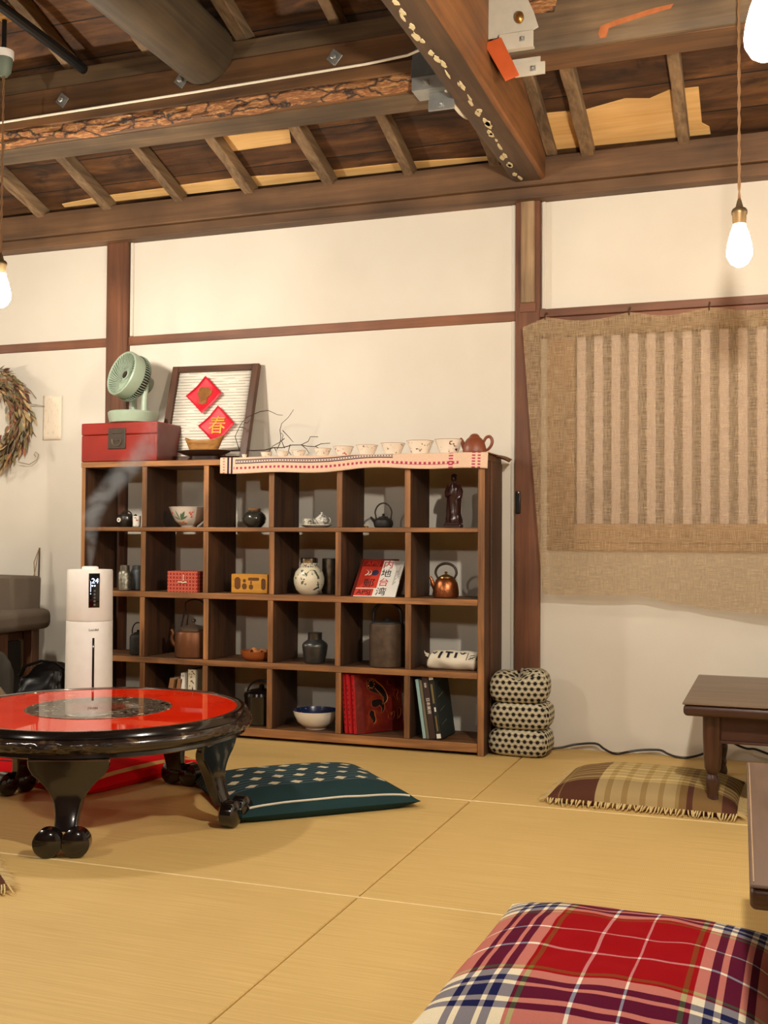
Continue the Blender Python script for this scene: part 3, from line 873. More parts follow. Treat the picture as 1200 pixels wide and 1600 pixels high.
mb = MB(); mb.tube([(-.020, -.001, .040), (-.012, -.004, .040), (-.004, -.003, .041), (.004, -.005, .037), (.012, -.004, .040), (.020, -.001, .040)], .0022, 8).tube([(.006, -.003, .045), (.007, -.004, .060), (.006, -.002, .070)], .0014, 6)
mb.build('clasp', WHITE_CER, t)
mb = MB(); mb.ball((0, 0, .03), .030, .02, .03, 14)
tag(mb.build('tan_pebble', plain('tan_stone', S(104, 74, 46), .8)), 'brown rounded piece behind the red ring patterned box', 'ornament').location = (-2.150, -.085, Z2)
# yellow block with scooped holes
t = thing('wooden_mold', 'yellow wooden block with carved oval hollows in the second row', 'mold', (-1.9385, -.205, Z2))
YEL = wood('yellow_wood', S(196, 132, 40), S(226, 164, 62), 0, .5, 1, .05, 0, .1)
HOL = plain('hollow_brown', S(110, 66, 26), .7)
mb = MB(); mb.box((-.079, 0, 0), (.079, .05, .074)); mb.build('block', YEL, t, .002)
def capsule(cx, cz, hx, hz, n=8):
    rr_ = min(hx, hz)
    out = []
    for q in range(4*n):
        a = 2*PI*q/(4*n)
        out.append((cx+(hx-rr_)*(1 if math.cos(a) >= 0 else -1)+rr_*math.cos(a), cz+(hz-rr_)*(1 if math.sin(a) >= 0 else -1)+rr_*math.sin(a)))
    return out
MXZ = Matrix(((1, 0, 0, 0), (0, 0, -1, 0), (0, 1, 0, 0), (0, 0, 0, 1)))
for (cx, cz, hx, hz) in [(-.051, .038, .013, .024), (.019, .055, .024, .006), (.061, .036, .009, .022), (-.021, .026, .010, .012), (-.021, .048, .006, .007), (.008, .024, .009, .010), (.008, .041, .003, .006)]:
    mb = MB(); mb.prism(capsule(cx, cz, hx, hz), .0002, .0014, 0, MXZ); mb.build('hollow', HOL, t)
# ginger jar
t = vessel('ginger_jar', 'round white ginger jar with dark leaf painting and a metal lid', 'jar', (-1.690, -.190, Z2))
mb = MB(); mb.lathe([(.032, 0), (.036, .003), (.050, .018), (.0585, .042), (.0595, .062), (.053, .086), (.040, .101), (.034, .106)], 44)
mb.build('body', spot_cer('leaf_jar', S(226, 218, 192), [(S(92, 98, 84), 20, .60), (S(60, 66, 70), 34, .66)], lo=.012, hi=.095), t)
mb = MB(); mb.lathe([(.0355, .104), (.037, .106), (.0375, .120), (.035, .121)], 40); mb.build('collar', spot_cer('collar_dots', S(212, 206, 186), [(S(70, 76, 84), 90, .56)]), t)
mb = MB(); mb.lathe([(.033, .119), (.0335, .121), (.0335, .138), (.031, .141), (.0005, .142)], 36); mb.build('lid', CHROME, t)
t = vessel('metal_tin', 'plain silver cylinder tin standing behind the round ginger jar', 'tin', (-1.640, -.105, Z2))
mb = MB(); mb.lathe([(.029, 0), (.0295, .002), (.0295, .136), (.028, .138), (.0005, .138)], 36); mb.build('tin_body', PEWTER, t)
# magazines leaning back in the fifth cubby
def magazine(name, label, o, wd, hgt, th_, cover, parts):
    X_ = V((1, .02, 0)); Yv = V((.02, .125, .130)).normalized()
    M0 = frame_M(o, X_, Yv)
    t = thing(name, label, 'magazine', (0, 0, 0), 0, 'magazines in the second row')
    t.matrix_world = M0
    mb = MB(); mb.box((0, 0, -th_), (wd, hgt, 0)); mb.build('cover', cover, t, .0008)
    return t
WHITE_CARD = plain('white_card', S(232, 228, 220), .45, vary=.02)
RED_CARD = plain('red_card', S(204, 62, 44), .45, vary=.04)
t = magazine('magazine', 'white and red magazine with large characters leaning in the second row', (-1.484, -.252, Z2+.001), .165, .182, .006, WHITE_CARD, None)
def flat(x0, x1, y0, y1, name, mat, t, z=.0003):
    mb = MB(); mb.box((x0, y0, .0001), (x1, y1, z)); return mb.build(name, mat, t)
flat(.0005, .082, .042, .1815, 'red_block', RED_CARD, t)
flat(.0005, .073, .0035, .038, 'red_block', RED_CARD, t)
flat(.002, .080, .150, .180, 'dark_red_block', plain('dark_red_card', S(132, 30, 24), .5), t, .0005)
text_obj('cover_text', '内', .042, INK_RED, t, Matrix.Translation((.104, .158, .0006)))
text_obj('cover_text', '地', .042, INK, t, Matrix.Translation((.104, .114, .0006)))
text_obj('cover_text', '台', .042, INK_RED, t, Matrix.Translation((.104, .068, .0006)))
text_obj('cover_text', '湾', .042, INK, t, Matrix.Translation((.104, .022, .0006)))
text_obj('cover_text', '郵', .046, INK, t, Matrix.Translation((.046, .063, .0008)))
text_obj('cover_text', 'APSJ', .030, INK, t, Matrix.Translation((.037, .020, .0008)))
text_obj('cover_text', 'APSJ', .030, RED_CARD, t, Matrix.Translation((.042, .164, .0008)))
mb = MB()
mb.lathe([(.014, .0003), (.014, .0009)], 24, 0, None, (.060, .118)); mb.build('blue_disc', plain('navy_card', S(56, 54, 84), .5), t)
mb = MB(); mb.tube([(.018+.016*math.cos(a), .118+.014*math.sin(a), .0006) for a in [-1.3+2.6*q/10 for q in range(11)]], .003, 5, flat=.3)
mb.tube([(.032+.014*math.cos(a), .118+.013*math.sin(a), .0006) for a in [-1.3+2.6*q/10 for q in range(11)]], .0025, 5, flat=.3)
mb.build('white_arcs', WHITE_INK, t)
mb = MB()
for q in range(12): mb.box((.139, .060+.006*q, .0001), (.139+.006+.003*(q % 3), .0625+.006*q, .0005))
for q in range(10): mb.box((.150, .095+.006*q, .0001), (.155+.002*(q % 2), .097+.006*q, .0005))
mb.build('fine_print', GREY_INK, t)
t = magazine('magazine', 'darker red magazine tucked behind the white and red one', (-1.500, -.240, Z2+.001), .150, .190, .005, plain('old_red_card', S(120, 44, 34), .5), None)
# copper kettle
t = vessel('copper_kettle', 'shiny hammered copper kettle with a black loop handle', 'kettle', (-1.142, -.185, Z2))
mb = MB(); mb.lathe([(.040, 0), (.046, .003), (.048, .014), (.047, .032), (.043, .052), (.036, .066), (.027, .073)], 40); mb.build('body', COPPER, t)
mb = MB(); mb.lathe([(.029, .072), (.027, .077), (.012, .084), (.004, .086), (.004, .089), (.007, .093), (.0005, .097)], 28); mb.build('lid', plain('dark_brass', S(150, 110, 54), .35, .9), t)
mb = MB(); mb.tube([(-.042, 0, .036), (-.050, -.004, .052), (-.054, -.006, .066), (-.060, -.007, .076)], [.010, .008, .006, .005], 12, smooth=4); mb.build('spout', COPPER, t)
mb = MB(); mb.tube([(-.030, 0, .068)]+arc((0, 0, .092), .040, .034, PI*1.05, -PI*.05, 20)+[(.030, 0, .068)], [.003]+[.005]*21+[.003], 8); mb.build('handle', plain('dark_handle', S(48, 34, 28), .5), t)

# --- row three
t = vessel('iron_kettle', 'tall dark iron pot with a ring handle in the shadow behind the humidifier', 'kettle', (-2.442, -.20, Z3))
mb = MB(); mb.lathe([(.030, 0), (.034, .003), (.034, .072), (.028, .082), (.020, .086)], 28); mb.build('body', IRON, t)
mb = MB(); mb.lathe([(.021, .085), (.016, .090), (.005, .093), (.006, .099), (.0005, .101)], 20); mb.build('lid', IRON, t)
mb = MB(); mb.tube(arc((0, 0, .092), .028, .038, -.2, PI+.2, 18), .0028, 6); mb.build('handle', IRON, t)
t = vessel('copper_kettle', 'big aged copper kettle with a tall thin handle and curved spout', 'kettle', (-2.192, -.190, Z3))
mb = MB(); mb.lathe([(.066, 0), (.073, .004), (.0735, .050), (.071, .088), (.066, .102), (.055, .106), (.046, .107)], 44); mb.build('body', COPPER_OLD, t)
mb = MB(); mb.lathe([(.056, .106), (.056, .112), (.048, .120), (.012, .128), (.004, .130), (.004, .138), (.009, .142), (.009, .150), (.0005, .154)], 36); mb.build('lid', plain('dull_copper_lid', S(112, 92, 76), .4, .6), t)
mb = MB(); mb.tube([(-.066, 0, .040), (-.084, -.006, .050), (-.092, -.008, .072), (-.088, -.008, .092), (-.096, -.009, .106)], [.014, .011, .009, .008, .007], 12, smooth=4); mb.build('spout', COPPER_OLD, t)
mb = MB(); mb.tube([(-.060, 0, .100), (-.044, 0, .170)]+arc((.005, 0, .178), .060, .052, PI*.75, .12, 14)+[(.066, 0, .165), (.064, 0, .100)], .0032, 8); mb.build('handle', plain('dark_wire', S(46, 38, 32), .5, .4), t)
t = vessel('terracotta_dish', 'shallow orange terracotta dish holding dried peels in the third row', 'dish', (-1.905, -.20, Z3))
mb = MB(); mb.lathe([(.040, 0), (.046, .003), (.058, .016), (.064, .034), (.066, .037), (.063, .038), (.056, .018), (.0005, .008)], 40); mb.build('dish_body', plain('terracotta', S(170, 92, 44), .35, 0, .2, vary=.2), t)
PEEL = plain('dried_peel', S(186, 118, 62), .7, vary=.3)
for k, (dx, dy, dz, rz_) in enumerate([(-.026, -.016, .020, .3), (.024, -.012, .021, 1.2), (-.004, .022, .021, 2.2), (.004, -.022, .030, .8), (-.016, .006, .038, 2.7), (.020, .014, .036, .1)]):
    o = MB()
    o.grid(lambda a, b: ((a-.5)*.034, (b-.5)*.024, .008-.02*((a-.5)**2+(b-.5)**2)*2+.002*math.sin(a*7+k)), 8, 6)
    o = o.build('dried_peel', PEEL, solid=.003)
    o.location = (-1.905+dx, -.20+dy, Z3+dz); o.rotation_euler = (.3*math.sin(k*2), .3*math.cos(k*3), rz_)
    tag(o, 'curled dried orange peel lying in the terracotta dish', 'peel', 'dried peels in the dish')
t = vessel('metal_jar', 'dark pewter jar with a short neck in the third row', 'jar', (-1.657, -.205, Z3))
mb = MB(); mb.lathe([(.034, 0), (.038, .003), (.044, .030), (.049, .062), (.049, .070), (.044, .078), (.030, .088), (.026, .092)], 40); mb.build('body', plain('dark_pewter', S(86, 86, 84), .35, .7, vary=.3), t)
mb = MB(); mb.lathe([(.0265, .091), (.027, .094), (.027, .112), (.029, .115), (.026, .117), (.0005, .116)], 32); mb.build('neck', plain('dark_pewter_neck', S(96, 96, 94), .3, .8), t)
t = vessel('iron_pot', 'tall brown cylindrical iron pot with a big black bail handle', 'pot', (-1.368, -.195, Z3))
mb = MB(); mb.lathe([(.062, 0), (.066, .003), (.0665, .150), (.064, .160), (.058, .162)], 44); mb.build('body', IRON_BR, t)
mb = MB(); mb.lathe([(.060, .161), (.058, .166), (.020, .170), (.012, .171), (.014, .178), (.010, .180), (.0005, .180)], 32); mb.build('lid', IRON, t)
mb = MB(); mb.tube([(-.056, 0, .158), (-.054, 0, .188)]+arc((0, 0, .188), .056, .050, PI*.94, PI*.06, 18)+[(.054, 0, .188), (.058, 0, .158)], .0062, 8); mb.build('handle', BLACK_PL, t)
# rolled cloth bag
t = thing('cloth_bag', 'rolled white cotton bag with black capital letters on the third row', 'bag', (-1.108, -.19, Z3))
BAGM = fabric('white_cotton', S(226, 216, 196))
def bagf(uu, vv):
    x = -.100+.20*uu
    a = 2*PI*vv
    rr_ = (.040+.006*noise.noise(V((x*22, math.cos(a)*1.2, math.sin(a)*1.2))))*min(1, (max(0, .5-abs(uu-.5))*14)**.5*.9+.12)
    return (x+.006*math.sin(a), 1.15*rr_*math.cos(a), max(.0, .032+rr_*.9*math.sin(a)))
mb = MB(); mb.grid(bagf, 40, 28, uv=False); mb.build('bag_body', BAGM, t, ang=70)
mb = MB()
mb.tube([(-.094, -.01, .050), (-.106, -.02, .058), (-.108, -.02, .066)], [.006, .004, .002], 6, flat=.4)
mb.tube([(-.094, -.012, .044), (-.104, -.022, .050)], [.006, .002], 6, flat=.4); mb.build('corner_tuft', BAGM, t)
BLACKT = INK
def bagmark(poly):
    vs = []
    for (x, q) in poly:
        a = PI+q
        p = V(bagf((x+.100)/.20, a/(2*PI)))
        c = V((x, 0, .032)); d = (p-c); d.x = 0
        vs.append(p+d.normalized()*.0016)
    return vs
mb = MB()
def strip(x0, q0, x1, q1, wx, wq):
    n_ = 6
    vs = []
    for k in range(n_+1):
        s_ = k/n_
        x = x0+(x1-x0)*s_; q = q0+(q1-q0)*s_
        vs += bagmark([(x-wx, q-wq), (x+wx, q+wq)])
    mb.add(vs, [(2*k, 2*k+1, 2*k+3, 2*k+2) for k in range(n_)])
TOP, LOW = -1.05, -.30
for (a, b, c_, d, e, f_) in [(-.046, LOW, -.043, TOP, .005, 0), (-.016, LOW-.1, -.016, TOP, .0045, 0), (-.030, TOP+.02, -.002, TOP+.02, 0, .09), (.012, LOW-.12, .012, TOP, .005, 0),
                             (.026, TOP, .034, TOP+.22, .004, .03), (.046, TOP, .034, TOP+.22, .004, .03), (.056, LOW+.1, .056, TOP, .0013, 0), (.092, LOW+.1, .092, TOP, .0013, 0),
                             (.064, LOW, .084, LOW-.3, .003, .02), (.084, LOW, .064, LOW-.3, .003, .02), (.066, LOW-.40, .082, LOW-.52, .003, .02), (.082, LOW-.40, .066, LOW-.52, .003, .02),
                             (-.092, LOW+.1, -.088, TOP, .004, 0), (-.078, TOP+.05, -.070, TOP+.3, .003, .03), (-.062, TOP+.05, -.070, TOP+.3, .003, .03)]:
    strip(a, b, c_, d, e, f_)
mb.build('letters', BLACKT, t)

# --- row four
def book(name, label, x, y, z, th_, hgt, dep, mat, lean=0, rz=0, group=None, pages=True):
    t = thing(name, label, 'book', (x, y, z), 0, group)
    t.rotation_euler = (0, lean, rz)
    mb = MB()
    mb.box((0, 0, 0), (.0018, dep, hgt)).box((th_-.0018, 0, 0), (th_, dep, hgt)).box((0, 0, 0), (th_, .002, hgt))
    mb.build('cover', mat, t, .0006)
    mb = MB(); mb.box((.0018, .002, .003), (th_-.0018, dep-.004, hgt-.003)); mb.build('page_block', PAPER, t)
    return t
KRAFT = plain('kraft_card', S(150, 106, 66), .8, vary=.1)
book('book', 'brown paperback leaning at the outer end of the four books behind the round table', -2.305, -.235, Z4, .022, .172, .12, KRAFT, .20, 0)
book('book', 'brown paperback leaning between its twin and the slim white book', -2.263, -.235, Z4, .022, .172, .12, KRAFT, .16, 0)
t = book('book', 'slim white book standing upright beside the brown paperbacks', -2.222, -.235, Z4, .020, .190, .13, WHITE_CARD)
text_obj('spine_text', 'ウ', .010, INK, t, frame_M((.010, -.0004, .178), (1, 0, 0), (0, 0, 1)))
t = book('book', 'tall white book with black brush characters on its spine', -2.190, -.235, Z4, .036, .206, .14, plain('cream_card', S(222, 212, 186), .6, vary=.04))
rr = random.Random(5)
mb = MB()
for q in range(7):
    zc = .192-.026*q
    for s_ in range(5):
        x0_, z0_ = .018+rr.uniform(-.009, .006), zc+rr.uniform(-.010, .010)
        mb.tube([(x0_, -.0004, z0_), (x0_+rr.uniform(-.004, .010), -.0004, z0_+rr.uniform(-.010, .006))], [.0026, .0012], 5, flat=.2)
mb.build('brush_characters', INK, t)
t = vessel('black_pot', 'large black lidded pot in the bottom row behind the table rim', 'pot', (-1.895, -.175, Z4))
mb = MB(); mb.lathe([(.060, 0), (.066, .004), (.067, .105), (.068, .112), (.060, .116)], 36); mb.build('body', BLACK, t)
mb = MB(); mb.lathe([(.069, .113), (.066, .124), (.040, .136), (.010, .142), (.012, .152), (.0005, .156)], 32); mb.build('lid', BLACK, t)
mb = MB(); mb.tube(arc((0, 0, .118), .062, .052, .1, PI-.1, 16), .004, 8); mb.build('handle', BLACK_PL, t)
t = vessel('porcelain_bowl', 'wide white bowl with a deep blue inside on the bottom row', 'bowl', (-1.660, -.185, Z4))
mb = MB(); mb.lathe([(.040, 0), (.042, .006), (.048, .008), (.070, .026), (.083, .052), (.088, .070)], 48, cap=False); mb.build('bowl_body', WHITE_CER, t)
mb = MB(); mb.lathe([(.0005, .014), (.045, .018), (.067, .032), (.080, .055), (.0855, .0708), (.088, .0705)], 48, cap=False); mb.build('blue_inside', spot_cer('blue_glaze', S(34, 44, 84), [(S(190, 196, 206), 40, .66)]), t)
# red books, the last one showing its paisley cover
RED_BOOK = plain('red_cloth_book', S(196, 30, 34), .5, vary=.1)
LB = math.radians(-5.5); RZB = math.radians(-17)
for k, lb in enumerate(['bright red book at the outer end of the red trio', 'bright red book in the middle of the red trio', None]):
    if k == 2: continue
    t = book('book', lb, -1.512+.0175*k, -.256, Z4+.0012, .0135, .222-.002*k, .21, RED_BOOK, LB, RZB, 'three red books')
    mb = MB()
    for q in range(9): mb.box((.004, -.0006, .03+.018*q), (.0095, 0, .036+.018*q+.004*(q % 2)))
    mb.build('spine_text', plain('dark_red_ink', S(110, 14, 18), .6), t)
t = book('book', 'dark red book with an orange and black paisley cover', -1.512+.036, -.256, Z4+.0012, .015, .218, .222, RED_BOOK, LB, math.radians(-34), 'three red books')
mb = MB()
for q in range(9): mb.box((.004, -.0006, .03+.018*q), (.0095, 0, .036+.018*q+.004*(q % 2)))
mb.build('spine_text', plain('dark_red_ink', S(110, 14, 18), .6), t)
m = NT('paisley_cover')
o = m.obj()
nz = m.noise(o, 14, 4, .6, .8)
m.base(m.ramp(nz, [(.35, S(84, 16, 14)), (.55, S(116, 30, 18)), (.7, S(138, 58, 26))]), .4, 0, .2)
mb = MB(); mb.box((.0150, .004, .002), (.0156, .219, .216)); mb.build('front_cover', m.mat, t)
MYZ = Matrix(((0, 0, 1, .0156), (1, 0, 0, 0), (0, 1, 0, 0), (0, 0, 0, 1)))
BLKP, ORGP = plain('black_paisley', S(30, 18, 18), .4), plain('orange_paisley', S(192, 106, 44), .4)
def paisley(spine, wd, n_=28):
    """outline of a drop that follows a curved spine; wd is the half width at its head"""
    def at(q):
        k = min(int(q*(len(spine)-1)), len(spine)-2); fr = q*(len(spine)-1)-k
        p0, p1 = spine[max(k-1, 0)], spine[k]
        p2, p3 = spine[k+1], spine[min(k+2, len(spine)-1)]
        return tuple(.5*(2*p1[i]+(p2[i]-p0[i])*fr+(2*p0[i]-5*p1[i]+4*p2[i]-p3[i])*fr**2+(3*p1[i]-p0[i]-3*p2[i]+p3[i])*fr**3) for i in (0, 1))
    lf, rt = [], []
    for k in range(n_+1):
        q = k/n_
        p, p2 = at(q), at(min(q+.01, 1)) if q < .99 else at(q)
        p0 = at(max(q-.01, 0))
        d = V((p2[0]-p0[0], p2[1]-p0[1])).normalized()
        h = wd*(math.sin(min(1, q*4)*PI/2))*(1-q)**.75
        lf.append((p[0]-d.y*h, p[1]+d.x*h)); rt.append((p[0]+d.y*h, p[1]-d.x*h))
    return lf+rt[::-1][1:-1]
def ring_on(mb_, pts, rad): mb_.tube([MYZ @ V((y_, z_, .0006)) for y_, z_ in pts], rad, 5, closed=True, flat=.4)
PA = [(.062, .196), (.088, .170), (.122, .150), (.142, .120), (.128, .100)]
PB = [(.080, .118), (.094, .106), (.118, .108), (.130, .086), (.120, .066)]
PC = [(.074, .082), (.078, .062), (.086, .044), (.080, .030)]
for sp, wd in ((PA, .026), (PB, .017), (PC, .013)):
    mb = MB(); mb.prism(paisley(sp, wd), 0, .0006, 0, MYZ)
    mb.build('paisley_print', BLKP, t)
mb = MB()
for sp, wd in ((PA, .031), (PA, .026), (PB, .021), (PC, .017), ([(.155, .185), (.175, .178), (.19, .19)], .014), ([(.20, .15), (.19, .13), (.20, .11)], .012), ([(.155, .06), (.17, .05), (.18, .07)], .016), ([(.20, .08), (.205, .06), (.195, .04)], .012)):
    ring_on(mb, paisley(sp, wd), .0011)
for q in range(9):
    a = q*.7
    mb.ball(MYZ @ V((.080+.014*math.cos(a), .178+.015*math.sin(a), .0008)), .0008, .003, .003, 8)
for q in range(10): mb.ball(MYZ @ V((.098+.004*q, .160-.004*q, .0006)), .0008, .002, .002, 6)
mb.build('orange_print', ORGP, t)
# dark books
def dbook(lab, x, th_, hgt, dep, col, y=-.255):
    return book('book', lab, x, y, Z4+.0014, th_, hgt, dep, plain('book_card_%d' % int(x*-1e4), col, .5, vary=.08), math.radians(-8.5), math.radians(-2), 'dark books in the corner cubby')
dbook('pale blue book leaning in the bottom corner cubby', -1.206, .013, .215, .17, S(146, 178, 178))
dbook('thin olive book leaning against the pale blue one', -1.192, .011, .213, .17, S(112, 104, 84))
t = dbook('dark brown book with white lettering on its spine', -1.180, .024, .226, .17, S(58, 40, 38))
text_obj('spine_text', '日本美術', .015, WHITE_INK, t, frame_M((.012, -.0004, .120), (0, 0, -1), (1, 0, 0)))
text_obj('spine_text', '図録', .009, WHITE_INK, t, frame_M((.010, -.0004, .195), (0, 0, -1), (1, 0, 0)))
t = dbook('black binder with silver corners and ruled teal cover', -1.155, .022, .236, .155, S(26, 30, 30))
for lo, hi in (((.003, -.001, .216), (.019, 0, .232)), ((.003, -.001, .004), (.019, 0, .020)), ((.008, -.001, .10), (.014, 0, .116))):
    box_obj('silver_corner', lo, hi, WHITE_INK, t, 0)
mb = MB(); mb.box((.006, -.001, .13), (.013, 0, .20)).box((.007, -.001, .03), (.012, 0, .085)); mb.build('gilt_label', plain('olive_label', S(120, 104, 60), .5), t)
mb = MB(); mb.box((.022, .004, .002), (.0226, .152, .234)); mb.build('front_cover', plain('teal_cover', S(40, 50, 48), .45), t)
mb = MB()
for q in range(4): mb.tube([(.0228, .02, .05+.05*q), (.0228, .075, .062+.05*q)], .0006, 4)
mb.build('ruled_lines', GREY_INK, t)
# outlet and lead on the wall behind the corner cubby
t = thing('wall_outlet', 'cream wall outlet low behind the corner cubby', 'outlet', (-1.055, -.006, .105))
mb = MB(); mb.box((-.02, -.006, -.04), (.02, .006, .04)); mb.build('outlet_plate', WHITE_PL, t, .003)
mb = MB(); mb.box((-.008, -.0075, .008), (-.005, -.006, .02)).box((.005, -.0075, .008), (.008, -.006, .02)); mb.build('slot', BLACK_PL, t)
mb = MB(); mb.tube([(-1.05, -.012, .165), (-1.0, -.014, .178), (-.93, -.012, .20), (-.88, -.016, .21)], .0035, 6)
tag(mb.build('grey_lead', plain('grey_lead', S(112, 112, 112), .6)), 'grey lead on the wall behind the corner cubby', 'cable')

# ------------------------------------------------------------------ things on top of the shelf
ZT = 1.079
t = thing('lacquer_box', 'red lacquered wooden box with a dark square lock plate on the shelf top', 'box', (-2.5, -.17, ZT+.001))
RLAC = plain('red_lacquer', S(140, 36, 26), .42, 0, .15, vary=.25, nscale=9)
RLACD = plain('worn_red_lacquer', S(104, 48, 40), .5, 0, .1, vary=.2, nscale=9)
mb = MB(); mb.box((-.177, -.10, 0), (.178, .085, .108)); mb.build('box_body', RLAC, t, .004)
mb = MB(); mb.box((-.178, -.101, .109), (.179, .086, .158)); mb.build('lid', RLAC, t, .005)
mb = MB(); mb.box((.178, -.097, .004), (.1795, .082, .154)); mb.build('side_leather', RLACD, t, .001)
mb = MB(); mb.box((-.047, -.105, .050), (.036, -.100, .134)); mb.build('lock_plate', plain('dark_lock_iron', S(72, 62, 54), .55, .5, vary=.25), t, .003)
mb = MB(); mb.tube([(-.026, -.107, .090)]+[(-.005+.021*math.cos(a), -.107, .082+.020*math.sin(a)) for a in [PI+PI*q/10 for q in range(11)]]+[(.016, -.107, .090)], .0028, 6)
mb.tube([(-.026, -.107, .114), (.016, -.107, .114)], .002, 6).tube([(-.016, -.107, .084), (.006, -.107, .084)], .002, 6)
mb.build('lock_hasp', plain('lock_bronze', S(112, 98, 82), .45, .7), t)

# circulator fan
t = thing('desk_fan', 'sage green circulator fan tilted upward on the red lacquered box', 'fan', (-2.485, -.185, ZT+.159))
def place(bx): return bx
mb = MB(); mb.lathe([(.088, 0), (.096, .004), (.102, .030), (.104, .044), (.098, .050), (.0005, .052)], 48); mb.build('base', SAGE, t)
ax = V((-.396, -.864, .30)).normalized()
up = (V((0, 0, 1))-ax*ax.z).normalized()
rt = up.cross(ax)
HC = V((-.022, -.055, .205))                       # middle of the front ring
MH = Matrix(((rt.x, up.x, ax.x, HC.x), (rt.y, up.y, ax.y, HC.y), (rt.z, up.z, ax.z, HC.z), (0, 0, 0, 1)))
mb = MB(); mb.lathe([(.086, -.052), (.094, -.048), (.097, -.010), (.096, .002), (.092, .006), (.087, .002), (.086, -.02), (.086, -.052)], 56, 0, MH, cap=False); mb.build('head_ring', SAGE, t)
mb = MB(); mb.lathe([(.096, -.048), (.096, -.062), (.088, -.078), (.07, -.090), (.046, -.096), (.0005, -.098)], 56, 0, MH, cap=False); mb.build('rear_grille_shell', plain('shaded_shell_sage', S(24, 28, 24), .7), t)  # shade inside the fan painted into the shell and blade colours
mb = MB()
for q in range(56):
    a = 2*PI*q/56
    mb.tube([MH @ V((.0975*math.cos(a), .0975*math.sin(a), -.047)), MH @ V((.0985*math.cos(a), .0985*math.sin(a), -.062)), MH @ V((.089*math.cos(a), .089*math.sin(a), -.080)), MH @ V((.05*math.cos(a), .05*math.sin(a), -.099))], .0016, 4)
mb.build('rear_grille', SAGE, t)
mb = MB()
for q in range(40):
    a0 = 2*PI*q/40
    pts = []
    for k in range(9):
        s_ = k/8
        rr_ = .019+.069*s_
        a = a0+.95*(1-s_)**1.3*.9
        pts.append(MH @ V((rr_*math.cos(a), rr_*math.sin(a), -.022+.026*s_**1.5)))
    mb.tube(pts, [.0012]*3+[.0020]*6, 4)
mb.build('front_grille', SAGE, t)
mb = MB(); mb.lathe([(.0205, -.028), (.0205, -.017), (.017, -.015), (.0005, -.0145)], 28, 0, MH); mb.build('hub', SAGE, t)
mb = MB(); mb.lathe([(.0165, -.0146), (.0155, -.0138), (.0005, -.0136)], 28, 0, MH); o = mb.build('hub_badge', plain('dark_badge', S(74, 66, 62), .25, .6), t)
mb = MB(); mb.box((-.0015, -.0155, -.0136), (.0015, .0155, -.0128), 0, MH @ Matrix.Rotation(-.25, 4, 'Z')); mb.build('badge_line', CHROME, o)
mb = MB()
for q in range(5):
    a0 = 2*PI*q/5
    def bl(uu, vv):
        rr_ = .022+.058*uu
        a = a0+1.0*vv+.35*uu
        return MH @ V((rr_*math.cos(a), rr_*math.sin(a), -.062+.030*vv))
    mb.grid(bl, 8, 6, uv=False)
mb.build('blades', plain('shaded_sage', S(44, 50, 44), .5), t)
mb = MB(); mb.lathe([(.036, -.092), (.038, -.12), (.034, -.136), (.0005, -.138)], 32, 0, MH); mb.build('motor_housing', SAGE_D, t)
mb = MB()
mb.tube([(.062, -.020, .048), (.063, -.018, .10), (.064, -.014, .150), (.058, -.008, .176), (.040, .000, .192), (.016, .012, .190)], [.013, .0125, .0125, .0125, .012, .010], 14, smooth=4)
mb.build('fork_arm', SAGE, t)
mb = MB(); mb.tube([(-.030, .045, .048), (-.028, .045, .11), (-.020, .042, .165)], [.014, .012, .011], 12); mb.build('fork_arm', SAGE, t)

# leaning frame with ribbed white panel
fr_o = V((-2.0, -.125, ZT))
t = thing('picture_frame', 'dark wooden frame with a ribbed white panel leaning on the wall', 'frame', (0, 0, 0))
FW, FH = .405, .425
t.matrix_world = frame_M((-2.400, -.125, ZT+.002), (1, -.005, -.012), (0, .105, .41))
FRM = wood('frame_wood', S(60, 34, 20), S(96, 60, 38), 1, .5, 1.2, .2)
FRX = wood('frame_wood_across', S(60, 34, 20), S(96, 60, 38), 0, .5, 1.2, .2)
mb = MB(); mb.box((0, 0, -.012), (.030, FH, .012)); mb.build('frame_side', FRM, t, .002)
mb = MB(); mb.box((FW-.030, 0, -.012), (FW, FH, .012)); mb.build('frame_side', FRM, t, .002)
mb = MB(); mb.box((.030, FH-.026, -.012), (FW-.030, FH, .011)); mb.build('frame_rail', FRX, t, .002)
mb = MB(); mb.box((.030, 0, -.012), (FW-.030, .026, .011)); mb.build('frame_rail', FRX, t, .002)
m = NT('ribbed_panel')
yy = m.n('SeparateXYZ', {0: m.obj()}).outputs[1]
fr2 = m.math('FRACT', m.math('MULTIPLY', yy, 78))
nzp = m.noise(m.scaled(m.obj(), (8, 60, 1)), 1.5, 3)
g = m.math('MULTIPLY', m.math('GREATER_THAN', fr2, .72), m.math('GREATER_THAN', nzp, .42))
m.base(m.mix(g, S(226, 220, 208), S(176, 168, 152)), .6)
mb = MB()
mb.grid(lambda a, b: (.03+(FW-.06)*a, .026+(FH-.052)*b, -.004+.0016*math.sin(b*(FH-.052)*78*2*PI)), 4, 420)
mb.build('ribbed_panel', m.mat, t, solid=.001)
